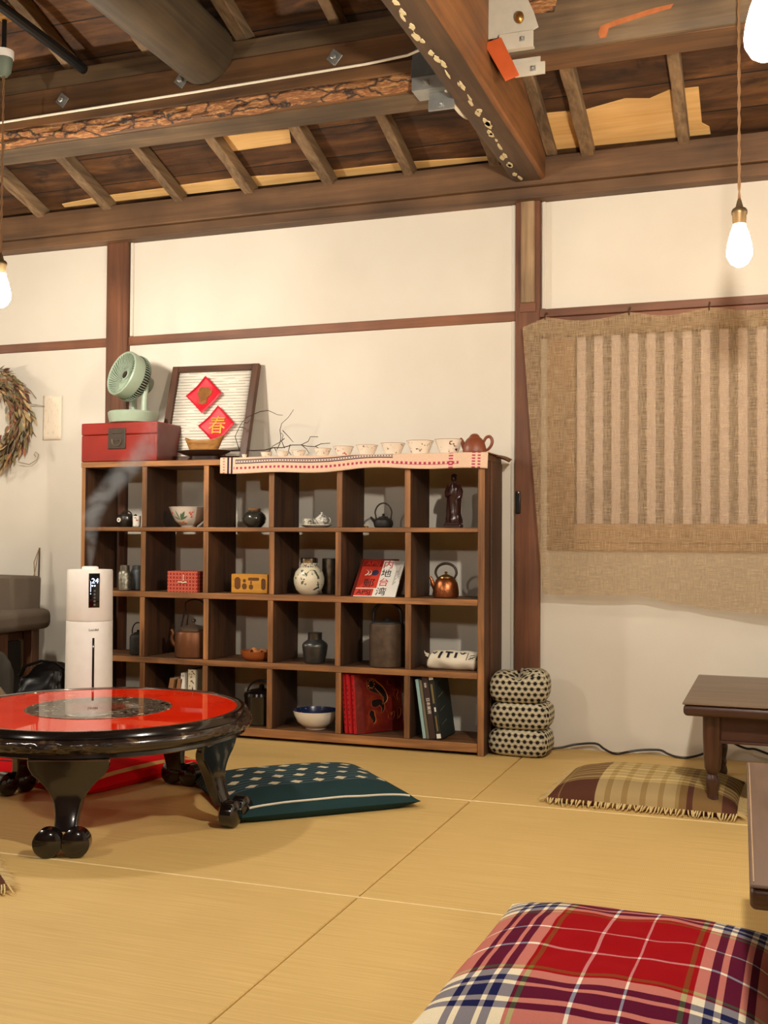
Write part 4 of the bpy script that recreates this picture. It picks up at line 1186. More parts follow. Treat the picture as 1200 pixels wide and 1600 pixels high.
def diamond(label, cx, cy, char):
    d = thing('paper_diamond', label, 'paper charm', (0, 0, 0), 0, 'red paper charms')
    M0 = t.matrix_world @ Matrix.Translation((cx, cy, .004)) @ Matrix.Rotation(math.radians(45+3), 4, 'Z')
    d.matrix_world = M0
    REDP = plain('red_foil_paper', S(206, 12, 40), .45, vary=.06)
    mb = MB(); mb.grid(lambda a, b: ((a-.5)*.118, (b-.5)*.118, .002+.012*(abs(a-.5)+abs(b-.5))**2), 10, 10, uv=False)
    mb.build('sheet', REDP, d, solid=.0006)
    R = Matrix.Rotation(math.radians(-45-3), 4, 'Z')
    if char:
        text_obj('gold_character', char, .082, GOLDPAINT, d, Matrix.Translation((-.003, -.003, .0062)) @ R)
    else:
        pl_ = [(-.030, .022), (-.024, .034), (-.004, .036), (.012, .034), (.020, .024), (.032, .022), (.034, .008), (.026, -.004), (.016, -.010), (.014, -.022), (.016, -.034), (-.004, -.042), (-.024, -.036), (-.020, -.022), (-.026, -.006), (-.034, .006)]
        mb = MB(); mb.prism(pl_, .0050, .0062, 0, R); mb.build('gold_figure', plain('dull_gold', S(150, 98, 48), .4, .5, vary=.35, nscale=40), d)
        mb = MB(); mb.tube([R @ V(p) for p in [(-.012, -.026, .0066), (.004, -.014, .0066), (.012, .002, .0066)]], .0018, 5).tube([R @ V(p) for p in [(.026, .010, .0066), (.034, .022, .0066)]], .0018, 5).tube([R @ V(p) for p in [(-.032, .012, .0066), (-.028, .026, .0066), (-.018, .034, .0066)]], .0012, 5)
        mb.build('foil_highlights', plain('bright_gold', S(226, 176, 104), .3, .8), d)
diamond('red paper diamond with a gold stamped figure, higher in the frame', .172, .292, None)
diamond('red paper diamond with the gold character for spring', .252, .158, '春')

# boat shaped wooden bowl on a dark tray
t = vessel('oval_tray', 'dark lacquered oval tray under the boat shaped wooden bowl', 'tray', (-2.150, -.195, ZT+.001))
mb = MB(); mb.lathe([(.060, 0), (.062, .018), (.085, .024), (.112, .034), (.118, .040), (.115, .041), (.085, .030), (.0005, .028)], 48, sy=.55); mb.build('tray_body', plain('dark_tray', S(44, 26, 20), .35, 0, .3, vary=.2), t)
def boat(uu, vv):
    a = 2*PI*uu
    rr_ = .64+.36*vv**.8
    x = .078*rr_*math.cos(a)
    y = .034*rr_*math.sin(a)
    top = .050+.018*abs(math.cos(a))**3*(1.1 if math.cos(a) > 0 else .8)
    return (x+.006*vv*math.cos(a), y, .001+top*vv**1.0)
mb = MB(); mb.grid(boat, 48, 10, uv=False); mb.add([boat(i/48, 0) for i in range(48)], [tuple(range(48))[::-1]])
o = mb.build('wooden_bowl', wood('boat_wood', S(134, 84, 34), S(196, 140, 72), 0, .6, 2, .3), None, solid=.005, ang=60)
o.location = (-2.150, -.195, ZT+.030)
tag(o, 'boat shaped carved wooden bowl on the dark oval tray', 'bowl')
# bare branch
rr = random.Random(11)
mb = MB()
BR = [[(-2.09, 1.134), (-2.03, 1.136), (-1.97, 1.132), (-1.914, 1.132), (-1.87, 1.140), (-1.835, 1.139), (-1.797, 1.150), (-1.763, 1.150), (-1.73, 1.163), (-1.715, 1.18), (-1.68, 1.178)],
      [(-1.868, 1.135), (-1.856, 1.158), (-1.846, 1.180), (-1.846, 1.21), (-1.840, 1.235), (-1.815, 1.262), (-1.798, 1.292)],
      [(-1.846, 1.21), (-1.828, 1.196), (-1.81, 1.182), (-1.79, 1.160)], [(-1.835, 1.139), (-1.842, 1.165), (-1.836, 1.19), (-1.85, 1.20)],
      [(-1.763, 1.150), (-1.735, 1.144), (-1.70, 1.142), (-1.675, 1.128), (-1.655, 1.112)], [(-1.70, 1.142), (-1.68, 1.153), (-1.645, 1.156)],
      [(-1.763, 1.150), (-1.748, 1.135), (-1.738, 1.118)], [(-1.846, 1.180), (-1.87, 1.165), (-1.895, 1.15), (-1.91, 1.12)],
      [(-2.03, 1.136), (-2.045, 1.19), (-2.02, 1.225), (-2.005, 1.245), (-1.99, 1.262), (-2.0, 1.283)], [(-2.005, 1.245), (-1.985, 1.24), (-1.972, 1.252)], [(-2.02, 1.225), (-2.0, 1.222), (-1.99, 1.215)],
      [(-1.99, 1.262), (-1.93, 1.285), (-1.90, 1.290), (-1.862, 1.272), (-1.835, 1.268)], [(-1.797, 1.150), (-1.81, 1.125), (-1.80, 1.11)], [(-1.87, 1.140), (-1.862, 1.12)], [(-2.09, 1.134), (-2.092, 1.112)]]
for k, pl_ in enumerate(BR):
    n_ = len(pl_)
    mb.tube([(x, -.125+.012*math.sin(i*1.1+k)+(.004*k if k < 8 else -.01), z-.008) for i, (x, z) in enumerate(pl_)], [(.0026 if k == 0 else .0018)*(1-.6*i/n_) for i in range(n_)], 6)
tag(mb.build('bare_branch', plain('branch_bark', S(60, 44, 40), .8)), 'thin bare branch lying behind the small cups on the shelf top', 'branch')

# woven runner hanging over the front edge
m = NT('woven_runner')
x, y, o = m.uv()
lin_n = m.noise(m.scaled(m.obj(), (300, 300, 300)), 1, 3)
def stripe(c, lo, hi, coord, col, mask=None):
    k = m.math('MULTIPLY', m.math('GREATER_THAN', coord, lo), m.math('LESS_THAN', coord, hi))
    if mask is not None: k = m.math('MULTIPLY', k, mask)
    return m.mix(k, c, col)
c = m.mix(lin_n, S(206, 172, 146), S(236, 206, 182))
inn = m.math('MULTIPLY', m.math('GREATER_THAN', x, .062), m.math('LESS_THAN', x, .665))
dots = m.math('GREATER_THAN', m.math('SINE', m.math('MULTIPLY', x, 620)), .2)
dots2 = m.math('GREATER_THAN', m.math('SINE', m.math('MULTIPLY', x, 380)), -.1)
NAVY, RASP = S(56, 40, 64), S(176, 62, 92)
c = stripe(c, .222, .240, y, NAVY, inn)
c = stripe(c, .186, .222, y, S(214, 192, 176), inn)
c = stripe(c, .195, .213, y, NAVY, m.math('MULTIPLY', inn, dots))
c = stripe(c, .168, .186, y, NAVY, inn)
inn2 = m.math('MULTIPLY', m.math('GREATER_THAN', x, .055), m.math('LESS_THAN', x, .90))
c = stripe(c, .075, .115, y, RASP, m.math('MULTIPLY', inn2, dots2))
c = stripe(c, .068, .076, y, RASP, m.math('MULTIPLY', inn2, m.math('GREATER_THAN', x, .665)))
ydots = m.math('GREATER_THAN', m.math('SINE', m.math('MULTIPLY', y, 130)), 0)
for lo, hi in ((.865, .88), (.945, .957), (.965, .975)): c = stripe(c, lo, hi, x, RASP, ydots)
for lo, hi in ((.030, .037), (.044, .051)): c = stripe(c, lo, hi, x, NAVY)
c = stripe(c, .012, .02, x, S(196, 120, 110), ydots)
m.base(c, .9, spec=.1)
m.bump(lin_n, .3, .002)
RXa, RXb = -2.031, -.960
def runner(uu, vv):
    x = RXa+(RXb-RXa)*uu
    hang = .058+.006*math.sin(uu*7)+.004*math.sin(uu*17+1)
    tot = hang+.165
    d = vv*tot
    wv = .0022*math.sin(uu*60)+.0015*math.sin(uu*23+2)
    if d < hang:
        return (x+.010*(.5-uu)*(1-d/hang)*.4, SYF-.009-.006*(1-d/hang)*(.6+.5*math.sin(uu*11))-abs(wv), ZT+.0055-hang+d)
    q = d-hang
    a = min(q/.006, 1)
    return (x, SYF-.009+q*1.0+.004*a, ZT+.0055+.002*abs(wv)*100*.2)
mb = MB(); mb.grid(runner, 120, 40)
tag(mb.build('woven_runner', m.mat, None, solid=.0012, ang=60), 'cream woven runner with purple and pink borders along the shelf top', 'runner')
# graded set of cups
CUPM = spot_cer('blossom_cup', S(234, 224, 208), [(S(96, 52, 40), 55, .645), (S(196, 74, 44), 38, .655), (S(120, 84, 60), 110, .69)], lo=.004, hi=.045)
cz = ZT+.008
CUPS = [(-1.965, .0105, .015), (-1.870, .0235, .0215), (-1.800, .0265, .0225), (-1.731, .0285, .025), (-1.632, .034, .030), (-1.545, .039, .0355), (-1.4495, .042, .0385), (-1.3455, .0455, .043), (-1.239, .0505, .0495), (-1.1275, .053, .0515)]
proto = None
ORDC = ['tiniest white cup at the end of the row beside the leaning frame', 'second tiniest painted cup near the leaning frame', 'third painted cup from the leaning frame end of the row', 'fourth painted cup from the leaning frame end of the row',
        'fifth painted cup from the leaning frame end of the row', 'fifth painted cup counting from the brown teapot', 'fourth painted cup counting from the brown teapot', 'third painted cup counting from the brown teapot', 'second largest painted cup, one away from the brown teapot', 'largest painted cup beside the brown teapot']
for k, (x, r_, h_) in enumerate(CUPS):
    if proto is None:
        t = vessel('blossom_cup', ORDC[k], 'cup', (x, -.205, cz), 'graded cups on the runner')
        mb = MB(); mb.lathe([(.027, 0), (.028, .002), (.0285, .005), (.036, .026), (.044, .050), (.0425, .050), (.034, .026), (.026, .007), (.0005, .006)], 36); mb.build('cup_body', CUPM, t)
        mb = MB(); mb.lathe([(.0446, .0492), (.0448, .0505), (.0420, .0508), (.0418, .0495)], 36); mb.build('lip', plain('brown_lip', S(150, 106, 74), .35), t)
        proto = t
    else:
        t = copy_tree(proto)
        t['label'] = ORDC[k]
    t.location = (x, -.205, cz)
    s_ = h_/.0505
    t.scale = (r_/.0440, r_/.0440, s_)
    t.rotation_euler.z = k*1.9
t = vessel('clay_teapot', 'brown purple clay teapot at the end of the row of cups', 'teapot', (-1.030, -.205, cz))
mb = MB(); mb.lathe([(.040, 0), (.043, .003), (.0435, .014), (.038, .036), (.028, .052), (.018, .060)], 40); mb.build('body', CLAY, t)
mb = MB(); mb.lathe([(.0195, .0585), (.017, .064), (.010, .070), (.0005, .072)], 28); mb.build('lid', CLAY, t)
mb = MB(); mb.tube([(-.036, 0, .022), (-.044, 0, .036), (-.050, 0, .050), (-.054, 0, .054)], [.012, .008, .006, .005], 12, smooth=4); mb.build('spout', CLAY, t)
mb = MB(); mb.tube([(.034, 0, .040), (.044, 0, .056), (.058, 0, .058), (.066, 0, .044), (.062, 0, .026), (.050, 0, .012), (.040, 0, .010)], [.005, .0055, .006, .006, .0055, .005, .004], 10, smooth=5); mb.build('handle', CLAY, t)

# ------------------------------------------------------------------ round lacquer table
TX, TY, TZ = -1.80, -1.41, .29
t = thing('round_table', 'round low table with glossy red top, dark carved rim and scroll feet', 'table', (TX, TY, 0))
m = NT('red_table_lacquer')
o = m.obj()
nzt = m.noise(o, 5, 3)
m.base(m.ramp(nzt, [(.35, S(226, 40, 14)), (.65, S(240, 54, 22))]), .10, 0, 1.0, 0)
m.b.inputs['Coat Roughness'].default_value = .015
m.b.inputs['Coat IOR'].default_value = 1.48
mb = MB(); mb.lathe([(.395, TZ-.02), (.395, TZ), (.0005, TZ)], 96); mb.build('red_top', m.mat, t, ang=30)
mb = MB(); mb.lathe([(.385, TZ-.001), (.386, TZ+.0014), (.401, TZ+.0014), (.402, TZ)], 96, cap=False); mb.build('inlay_ring', plain('bronze_ring', S(96, 76, 62), .25, .5, .5), t)
m = NT('medallion')
o = m.obj()
xy = m.n('SeparateXYZ', {0: o})
rad = m.math('SQRT', m.math('ADD', m.math('POWER', xy.outputs[0], 2), m.math('POWER', xy.outputs[1], 2)))
n1 = m.noise(o, 26, 5, .6, 2.2)
cc = m.ramp(n1, [(.40, S(20, 14, 14)), (.49, S(120, 104, 90)), (.56, S(26, 20, 20)), (.66, S(208, 190, 164))])
n2 = m.noise(o, 60, 4, .6, 1.5)
inner = m.ramp(n2, [(.42, S(52, 26, 22)), (.58, S(150, 84, 62))])
cc = m.mix(m.math('LESS_THAN', rad, .082), cc, inner)
for r_ in (.083, .090, .199): cc = m.mix(m.math('COMPARE', rad, r_, .0016), cc, S(150, 116, 84))
m.base(cc, .12, 0, 1.0, 0)
m.b.inputs['Coat Roughness'].default_value = .02
m.b.inputs['Coat IOR'].default_value = 1.48
mb = MB(); mb.lathe([(.203, TZ-.002), (.203, TZ+.0012), (.0005, TZ+.0012)], 80); mb.build('medallion', m.mat, t)
RIM = plain('carved_rim', S(34, 24, 22), .16, 0, .8, vary=.4, nscale=14)
mb = MB(); mb.lathe([(.396, TZ-.004), (.398, TZ+.002), (.408, TZ+.003), (.416, TZ-.004), (.420, TZ-.014), (.416, TZ-.020)], 112, cap=False); mb.build('rim_lip', BLACK, t)
def rimf(uu, vv):
    a = 2*PI*uu
    th = vv*PI
    car = 1
    r0 = .416+.018*math.sin(th)**.7-.010*vv
    z = TZ-.016-.040*vv
    n_ = noise.noise(V((math.cos(a)*13, math.sin(a)*13, vv*2.5)))+.6*noise.noise(V((math.cos(a)*30, math.sin(a)*30, vv*6)))
    amt = .5+.5*math.sin(a*4+.6)
    d = .0075*n_*math.sin(th)*max(0, min(1, amt*1.8-.2))
    return ((r0+d)*math.cos(a), (r0+d)*math.sin(a), z)
m = NT('carved_relief')
nzc = m.noise(m.obj(), 16, 4, .6, .6)
m.base(m.ramp(nzc, [(.40, S(22, 15, 15)), (.58, S(44, 32, 26)), (.70, S(100, 78, 52))]), .22, 0, .7)
mb = MB(); mb.grid(rimf, 360, 14, uv=False); mb.build('carved_rim', m.mat, t, ang=80)
mb = MB(); mb.lathe([(.400, TZ-.056), (.412, TZ-.054), (.414, TZ-.062), (.400, TZ-.068), (.36, TZ-.068), (.34, TZ-.03)], 96, cap=False); mb.build('apron', BLACK, t)
# flat cabriole legs ending in a pair of scrolls
def leg_poly(top):
    half = [(.098, 0), (.100, -.008), (.098, -.022), (.088, -.036), (.074, -.046), (.062, -.056), (.050, -.068), (.040, -.080), (.034, -.094), (.030, -.112), (.028, -.130), (.029, -.146)]
    half = [(x, z*(top-.052)/.146*1.0) for x, z in half]
    return [(x, top+z) for x, z in half]
def leg(ang, rad, foot_out, wide=1.0):
    top = TZ-.064
    d = V((math.cos(ang), math.sin(ang), 0)); sd = V((-d.y, d.x, 0))
    mb = MB()
    hp = leg_poly(top)
    n_ = 18
    vs, fs = [], []
    rows_ = []
    for k in range(n_+1):
        q = k/n_*(len(hp)-1); i = min(int(q), len(hp)-2); fr = q-i
        wd = (hp[i][0]*(1-fr)+hp[i+1][0]*fr)*wide; z = hp[i][1]*(1-fr)+hp[i+1][1]*fr
        s_ = (top-z)/top
        off = rad-.010+foot_out*(s_**2)-.022*math.sin(s_*PI)
        thk = .020+.010*math.sin(s_*PI)
        rows_.append((wd, z, off, thk))
    for (wd, z, off, thk) in rows_:
        for (a, b) in ((-1, 1), (-.6, 1.25), (.6, 1.25), (1, 1), (1, -1), (-1, -1)):
            p = d*(off+thk*b*.5)+sd*(wd*a)
            vs.append((p.x, p.y, z))
    for k in range(n_):
        for q in range(6): fs.append((6*k+q, 6*k+(q+1) % 6, 6*k+6+(q+1) % 6, 6*k+6+q))
    fs += [tuple(range(6))[::-1], tuple(6*n_+q for q in range(6))]
    mb.add(vs, fs)
    lg = mb.build('leg', BLACK, t, .004, ang=50)
    off = rad-.010+foot_out
    mb = MB()
    for sgn in (-1, 1):
        c = d*(off+.004)+sd*(.033*sgn*wide)
        Mx_ = Matrix(((sd.x, d.x, 0, c.x), (sd.y, d.y, 0, c.y), (0, 0, 1, .035), (0, 0, 0, 1))) @ Matrix.Rotation(PI/2, 4, 'X')
        mb.lathe([(.0005, -.025), (.024, -.024), (.035, -.016), (.035, .016), (.024, .024), (.010, .025), (.0005, .027)], 28, 0, Mx_)
    mb.build('scroll_foot', BLACK, lg)
    if lg.name:
        mb = MB()
        p0 = d*(rad+.006)
        mb.tube([(p0.x+sd.x*a*.094, p0.y+sd.y*a*.094, top-.004) for a in (-1, -.5, 0, .5, 1)], .0025, 6)
        mb.build('leg_edge_line', plain('edge_brown', S(66, 44, 36), .2, 0, .5), lg)
for ang, rad, fo in ((-1.16, .40, .055), (.02, .385, .050), (1.44, .365, .020), (2.90, .35, .02)): leg(ang, rad, fo)

# ------------------------------------------------------------------ zabuton cushions
def cushion_fn(sx, sy, h, mid=.018, pinch=.05, seed=0, wr=.006):
    def f_(uu, vv, side):
        a, b = uu*2-1, vv*2-1
        x = a*sx/2*(1-pinch*(1-b*b)*abs(a)); y = b*sy/2*(1-pinch*(1-a*a)*abs(b))
        ea, eb = 1-abs(a)**3.0, 1-abs(b)**3.0
        p = max(0, ea*eb)**.55
        n_ = noise.noise(V((a*2.1+seed, b*2.1, seed*.7)))+.5*noise.noise(V((a*5+seed, b*5, 2)))
        if side > 0: z = mid+(h-mid)*p*(1+.0*n_)+wr*n_*p
        else: z = max(.0, mid*(1-min(1, p*3.0)))
        return (x, y, z)
    return f_
def cushion(name, label, loc, rz, sx, sy, h, mat, group=None, seed=0, wr=.006, mid=.018, pinch=.05, cat='cushion'):
    f_ = cushion_fn(sx, sy, h, mid, pinch, seed, wr)
    t = thing(name, label, cat, loc, rz, group)
    mb = MB()
    mb.grid(lambda a, b: f_(a, b, 1), 64, 64)
    mb.grid(lambda a, b: f_(1-a, b, -1), 64, 64)
    o = mb.build('cover', mat, t, ang=80)
    return t, f_
def weave(m, c, sc=900, k=.18):
    nz = m.noise(m.scaled(m.obj(), (sc, sc*.5, sc)), 1, 2)
    g = m.math('MULTIPLY_ADD', nz, k*2, 1-k)
    m.base(m.mix(1, c, m.n('CombineColor', {0: g, 1: g, 2: g}).outputs[0], 'MULTIPLY'), .95, spec=.1)
    m.bump(nz, .3, .002)
    return m.mat
# tartan: each thread system has its own colours, the weave averages them
m = NT('tartan')
x, y, o = m.uv()
CR, NV, RD, GN, WH = S(228, 216, 188), S(26, 28, 72), S(150, 8, 18), S(112, 108, 40), S(232, 228, 222)
half = [(0, CR), (.075, NV), (.100, CR), (.118, NV), (.168, CR), (.186, NV), (.212, CR), (.250, RD), (.262, GN), (.280, RD), (.425, WH), (.435, RD), (.563, WH), (.573, RD), (.720, GN), (.738, RD), (.750, CR), (.788, NV), (.814, CR), (.832, NV), (.882, CR), (.900, NV), (.925, CR)]
half = [(p+.008, c) if p else (p, c) for p, c in half]
cu = m.ramp(x, half, 'CONSTANT'); cv = m.ramp(y, half, 'CONSTANT')
gm = m.n('Gamma', {0: m.mix(1, cu, cv, 'MULTIPLY'), 1: .5}).outputs[0]
weave(m, m.mix(.58, m.mix(.5, cu, cv), gm))
cushion('floor_cushion', 'red navy and cream tartan floor cushion in the front corner', (-.252, -2.165, .0), math.radians(-2), .535, .63, .085, m.mat, seed=2.3, wr=.007, mid=.024, pinch=.03)
# brown checked cushion with fringe
m = NT('brown_check')
x, y, o = m.uv()
BR_, TN, CM, TN2 = S(86, 52, 40), S(150, 122, 72), S(214, 190, 134), S(184, 158, 100)
ru = m.ramp(x, [(0, BR_), (.06, TN), (.07, BR_), (.26, CM), (.31, TN2), (.34, CM), (.40, TN2), (.43, CM), (.50, TN2), (.53, CM), (.59, TN2), (.62, CM), (.68, TN2), (.70, TN), (.74, BR_), (.77, TN), (.92, BR_)], 'CONSTANT')
rv = m.ramp(y, [(0, BR_), (.20, CM), (.205, TN), (.25, CM), (.27, TN), (.33, CM), (.35, TN), (.42, CM), (.44, TN), (.51, CM), (.53, TN), (.60, CM), (.62, TN), (.69, CM), (.71, TN), (.78, CM), (.80, TN), (.88, BR_)], 'CONSTANT')
weave(m, m.mix(.5, ru, rv))
BCHK = m.mat
FRINGE = fabric('cream_fringe', S(206, 180, 128), .95)
def fringed(label, loc, rz, sx, sy, h, seed):
    t, f_ = cushion('floor_cushion', label, loc, rz, sx, sy, h, BCHK, seed=seed, wr=.005, mid=.016, pinch=.02)
    rr = random.Random(int(seed*10))
    mb = MB()
    for side in range(4):
        for k in range(70):
            q = (k+rr.random())/70*2-1
            e = [(q, -1), (1, q), (q, 1), (-1, q)][side]
            p = V(f_((e[0]+1)/2, (e[1]+1)/2, 1))
            out = V([(0, -1, 0), (1, 0, 0), (0, 1, 0), (-1, 0, 0)][side])
            jit = V((rr.uniform(-.008, .008), rr.uniform(-.008, .008), 0))
            ln = rr.uniform(.018, .034)
            mb.tube([p-out*.004, p+out*ln*.5+jit*.4+V((0, 0, -.004)), p+out*ln+jit+V((0, 0, .003-p.z+rr.uniform(0, .004)))], [.0024, .0028, .0012], 4)
    o = mb.build('fringe', FRINGE, t)
    o['kind'] = 'stuff'
    return t
fringed('brown and cream checked floor cushion with a fringe, lying under the turned leg table', (-.360, -.650, 0), math.radians(-1.5), .535, .44, .074, 1.7)
fringed('brown checked cushion corner poking in beside the front leg of the round table', (-1.865, -2.10, 0), math.radians(48), .42, .42, .05, 4.2)
# indigo ikat cushion
m = NT('indigo_ikat')
x, y, o = m.uv()
ux = m.math('MULTIPLY', x, 8.0)
vy = m.math('MULTIPLY', m.math('SUBTRACT', y, .30), 7.0)
row = m.math('FLOOR', vy)
ux = m.math('ADD', ux, m.math('MULTIPLY', row, .5))
nzi = m.noise(m.scaled(o, (46, 120, 1)), 1, 2)
dx = m.math('ABSOLUTE', m.math('SUBTRACT', m.math('FRACT', ux), .5))
dy = m.math('ABSOLUTE', m.math('SUBTRACT', m.math('FRACT', vy), .5))
dd = m.math('ADD', m.math('MULTIPLY', dx, .72), m.math('MULTIPLY', m.math('ADD', dy, m.math('MULTIPLY_ADD', nzi, .16, -.08)), .9))
dm = m.math('MULTIPLY', m.math('LESS_THAN', dd, .21), m.math('MULTIPLY', m.math('GREATER_THAN', y, .30), m.math('LESS_THAN', y, .96)))
dm = m.math('MULTIPLY', dm, m.math('MULTIPLY', m.math('GREATER_THAN', x, .05), m.math('LESS_THAN', x, .95)))
strp = m.math('MULTIPLY', m.math('GREATER_THAN', m.math('FRACT', m.math('MULTIPLY', vy, 3)), .6), m.math('GREATER_THAN', y, .30))
c = m.mix(strp, S(38, 58, 64), S(70, 86, 88))
c = m.mix(m.math('GREATER_THAN', y, .30), S(36, 58, 60), c)
c = m.mix(dm, c, S(206, 194, 162))
weave(m, c)
t, f_ = cushion('floor_cushion', 'dark teal floor cushion with rows of cream diamonds behind the round table leg', (-1.345, -1.035, 0), math.radians(42), .55, .55, .062, m.mat, seed=5.1, wr=.004, mid=.020, pinch=.02)
mb = MB()
mb.tube([V(f_(q, .055, 1))+V((0, 0, .002)) for q in [.04+.92*k/30 for k in range(31)]], .0032, 6)
mb.build('white_binding', fabric('white_binding', S(220, 214, 196)), t)
# red cushion under the table
m = NT('red_cushion_cloth')
x, y, o = m.uv()
c = S(206, 14, 22)
k1 = m.math('MULTIPLY', m.math('GREATER_THAN', x, .60), m.math('LESS_THAN', x, .72))
c2 = m.mix(k1, c, S(122, 70, 50))
for lo, hi in ((.625, .635), (.685, .695)): c2 = stripe(c2, lo, hi, x, S(196, 150, 110))
c2 = stripe(c2, .93, .96, x, S(196, 150, 90))
weave(m, c2)
t, f_ = cushion('floor_cushion', 'bright red floor cushion with a brown band under the round table', (-2.13, -.99, 0), math.radians(-14), .56, .52, .075, m.mat, seed=7.7, wr=.003, mid=.02, pinch=.02)
mb = MB(); mb.tube([V(f_(q, .10, 1))+V((0, 0, .001)) for q in [.05+.9*k/30 for k in range(31)]], .002, 6); mb.build('dark_seam', plain('dark_piping', S(90, 20, 20), .8), t)
mb = MB(); mb.box((.185, -.262, .012), (.205, -.258, .03)); mb.build('care_tag', PAPER, t)
# stack of three star pattern cushions beside the post
m = NT('star_lattice')
x, y, o = m.uv()
n_ = 15.0
kd = lattice(m, 4.4, 2.54, -1, .30, o, 1.732)
kr = lattice(m, 4.4, 2.54, .36, .44, o, 1.732)
hx = m.math('FRACT', m.math('MULTIPLY', y, 5.08))
ln = m.math('LESS_THAN', hx, .12)
c = m.mix(m.math('MAXIMUM', m.math('MULTIPLY', ln, .8), m.math('MULTIPLY', kr, .65)), S(196, 186, 158), S(92, 82, 68))
c = m.mix(kd, c, S(38, 32, 32))
weave(m, c)
STAR = m.mat
for k, (z, lab, dx, sxx) in enumerate([(0, 'star lattice patterned cushion at the bottom of the stack of three beside the post', .0, .222), (.095, 'star lattice patterned cushion in the middle of the stack of three beside the post', .002, .222), (.188, 'star lattice patterned cushion on top of the stack of three beside the post', -.004, .212)]):
    t = thing('stacked_cushion', lab, 'cushion', (-.862+dx, -.165, z), math.radians(4*k-3), 'stacked star patterned cushions')
    H = (.098, .097, .105)[k]
    def roll_(uu, vv):
        a = 2*PI*uu
        th = PI*vv-PI/2
        ca, sa = math.cos(a), math.sin(a)
        e = .42
        px = math.copysign(abs(ca)**e, ca); py = math.copysign(abs(sa)**e, sa)
        rr_ = max(math.cos(th), 0)**.27
        n2 = noise.noise(V((ca*1.5+k*3, sa*1.5, vv*2)))
        z_ = H/2+H/2*math.copysign(abs(math.sin(th))**.9, math.sin(th))
        if k == 2 and th > 0:
            z_ += .018*abs(px)*(1 if px > 0 else .45)*math.sin(th)-.022*math.sin(th)*(1-abs(px*.9))*(1 if rr_ < .99 else .6)
        sag = .004*n2
        return ((sxx/2)*px*rr_*(1+.03*n2), .082*py*rr_*(1+.04*n2), max(0, z_+sag*math.cos(th)))
    mb = MB()
    mb.grid(roll_, 72, 28)
    # the printed cloth keeps one scale on every face
    for fi in list(mb.uv):
        fv = [V(mb.v[q]) for q in mb.f[fi]]
        nn = (fv[2]-fv[0]).cross(fv[3]-fv[1])
        ax_ = max(range(3), key=lambda q: abs(nn[q])*(1.0 if q < 2 else .8))
        mb.uv[fi] = [((p.y if ax_ == 0 else p.x)*10+k*.37, (p.y if ax_ == 2 else p.z)*10+.21*k) for p in fv]
    mb.build('cover', STAR, t, ang=80)

# ------------------------------------------------------------------ low tables at the right
DKW = wood('dark_table_wood', S(44, 24, 18), S(78, 46, 34), 0, .38, .8, .15, .25, .2)
DKZ = wood('dark_table_leg_wood', S(40, 20, 14), S(74, 40, 28), 2, .34, 1, .15, .3, .2)
GREYTOP = wood('worn_table_top', S(84, 66, 52), S(126, 104, 84), 0, .45, .9, .12, .1, .15)
t = thing('low_table', 'low dark wooden table with turned legs by the wall', 'table', (-.245, -.885, 0))
TW, TD, TH = 1.15, .69, .318
mb = MB(); mb.box((0, 0, TH-.006), (TW, TD, TH)); mb.build('table_top', GREYTOP, t, .004)
mb = MB(); mb.box((.002, .002, TH-.038), (TW-.002, TD-.002, TH-.006)); mb.build('top_edge', DKW, t, .012, seg=4)
mb = MB(); mb.box((.085, .055, TH-.11), (TW-.085, .075, TH-.038)); mb.build('apron_rail', DKW, t, .003)
mb = MB(); mb.box((.085, TD-.075, TH-.11), (TW-.085, TD-.055, TH-.038)); mb.build('apron_rail', DKW, t, .003)
mb = MB(); mb.box((.065, .09, TH-.11), (.085, TD-.09, TH-.038)); mb.build('apron_rail', DKW, t, .003)
mb = MB(); mb.box((TW-.085, .09, TH-.11), (TW-.065, TD-.09, TH-.038)); mb.build('apron_rail', DKW, t, .003)
mb = MB(); mb.box((.09, .050, TH-.116), (TW-.09, .056, TH-.108)); mb.build('apron_bead', DKW, t, .002)
LP = [(.012, 0), (.0175, .004), (.0185, .014), (.016, .026), (.0145, .030), (.0150, .036), (.0165, .040), (.016, .046), (.0135, .052), (.016, .066), (.0195, .088), (.0195, .098), (.015, .108), (.0135, .112), (.0165, .116), (.0225, .130), (.0245, .160), (.0265, .215), (.027, .28)]
for lx in (.078, TW-.078):
    for ly in (.065, TD-.065):
        mb = MB(); mb.lathe([(r_*1.0, z) for r_, z in LP], 24, 0, None, (lx, ly)); mb.build('leg', DKZ, t, ang=50)
t = thing('low_table', 'low dark table whose corner enters at the right edge beside the tartan cushion', 'table', (-.032, -2.53, 0), math.radians(1.6))
mb = MB(); mb.box((0, 0, TH-.005), (1.1, .845, TH)); mb.build('table_top', wood('brown_grey_top', S(70, 50, 42), S(104, 80, 68), 1, .4, .9, .12, .1, .15), t, .003)
mb = MB(); mb.box((0, 0, TH-.034), (1.1, .845, TH-.005)); mb.build('top_edge', DKW, t, .008, seg=4)
mb = MB(); mb.tube([(.005, .012, TH+.0004), (.005, .833, TH+.0004)], .001, 5); mb.build('edge_groove', plain('worn_edge', S(176, 146, 112), .5), t)
for lx in (.10, 1.0):
    for ly in (.08, .765):
        mb = MB(); mb.lathe([(r_*1.0, z) for r_, z in LP], 24, 0, None, (lx, ly)); mb.build('leg', DKZ, t, ang=50)

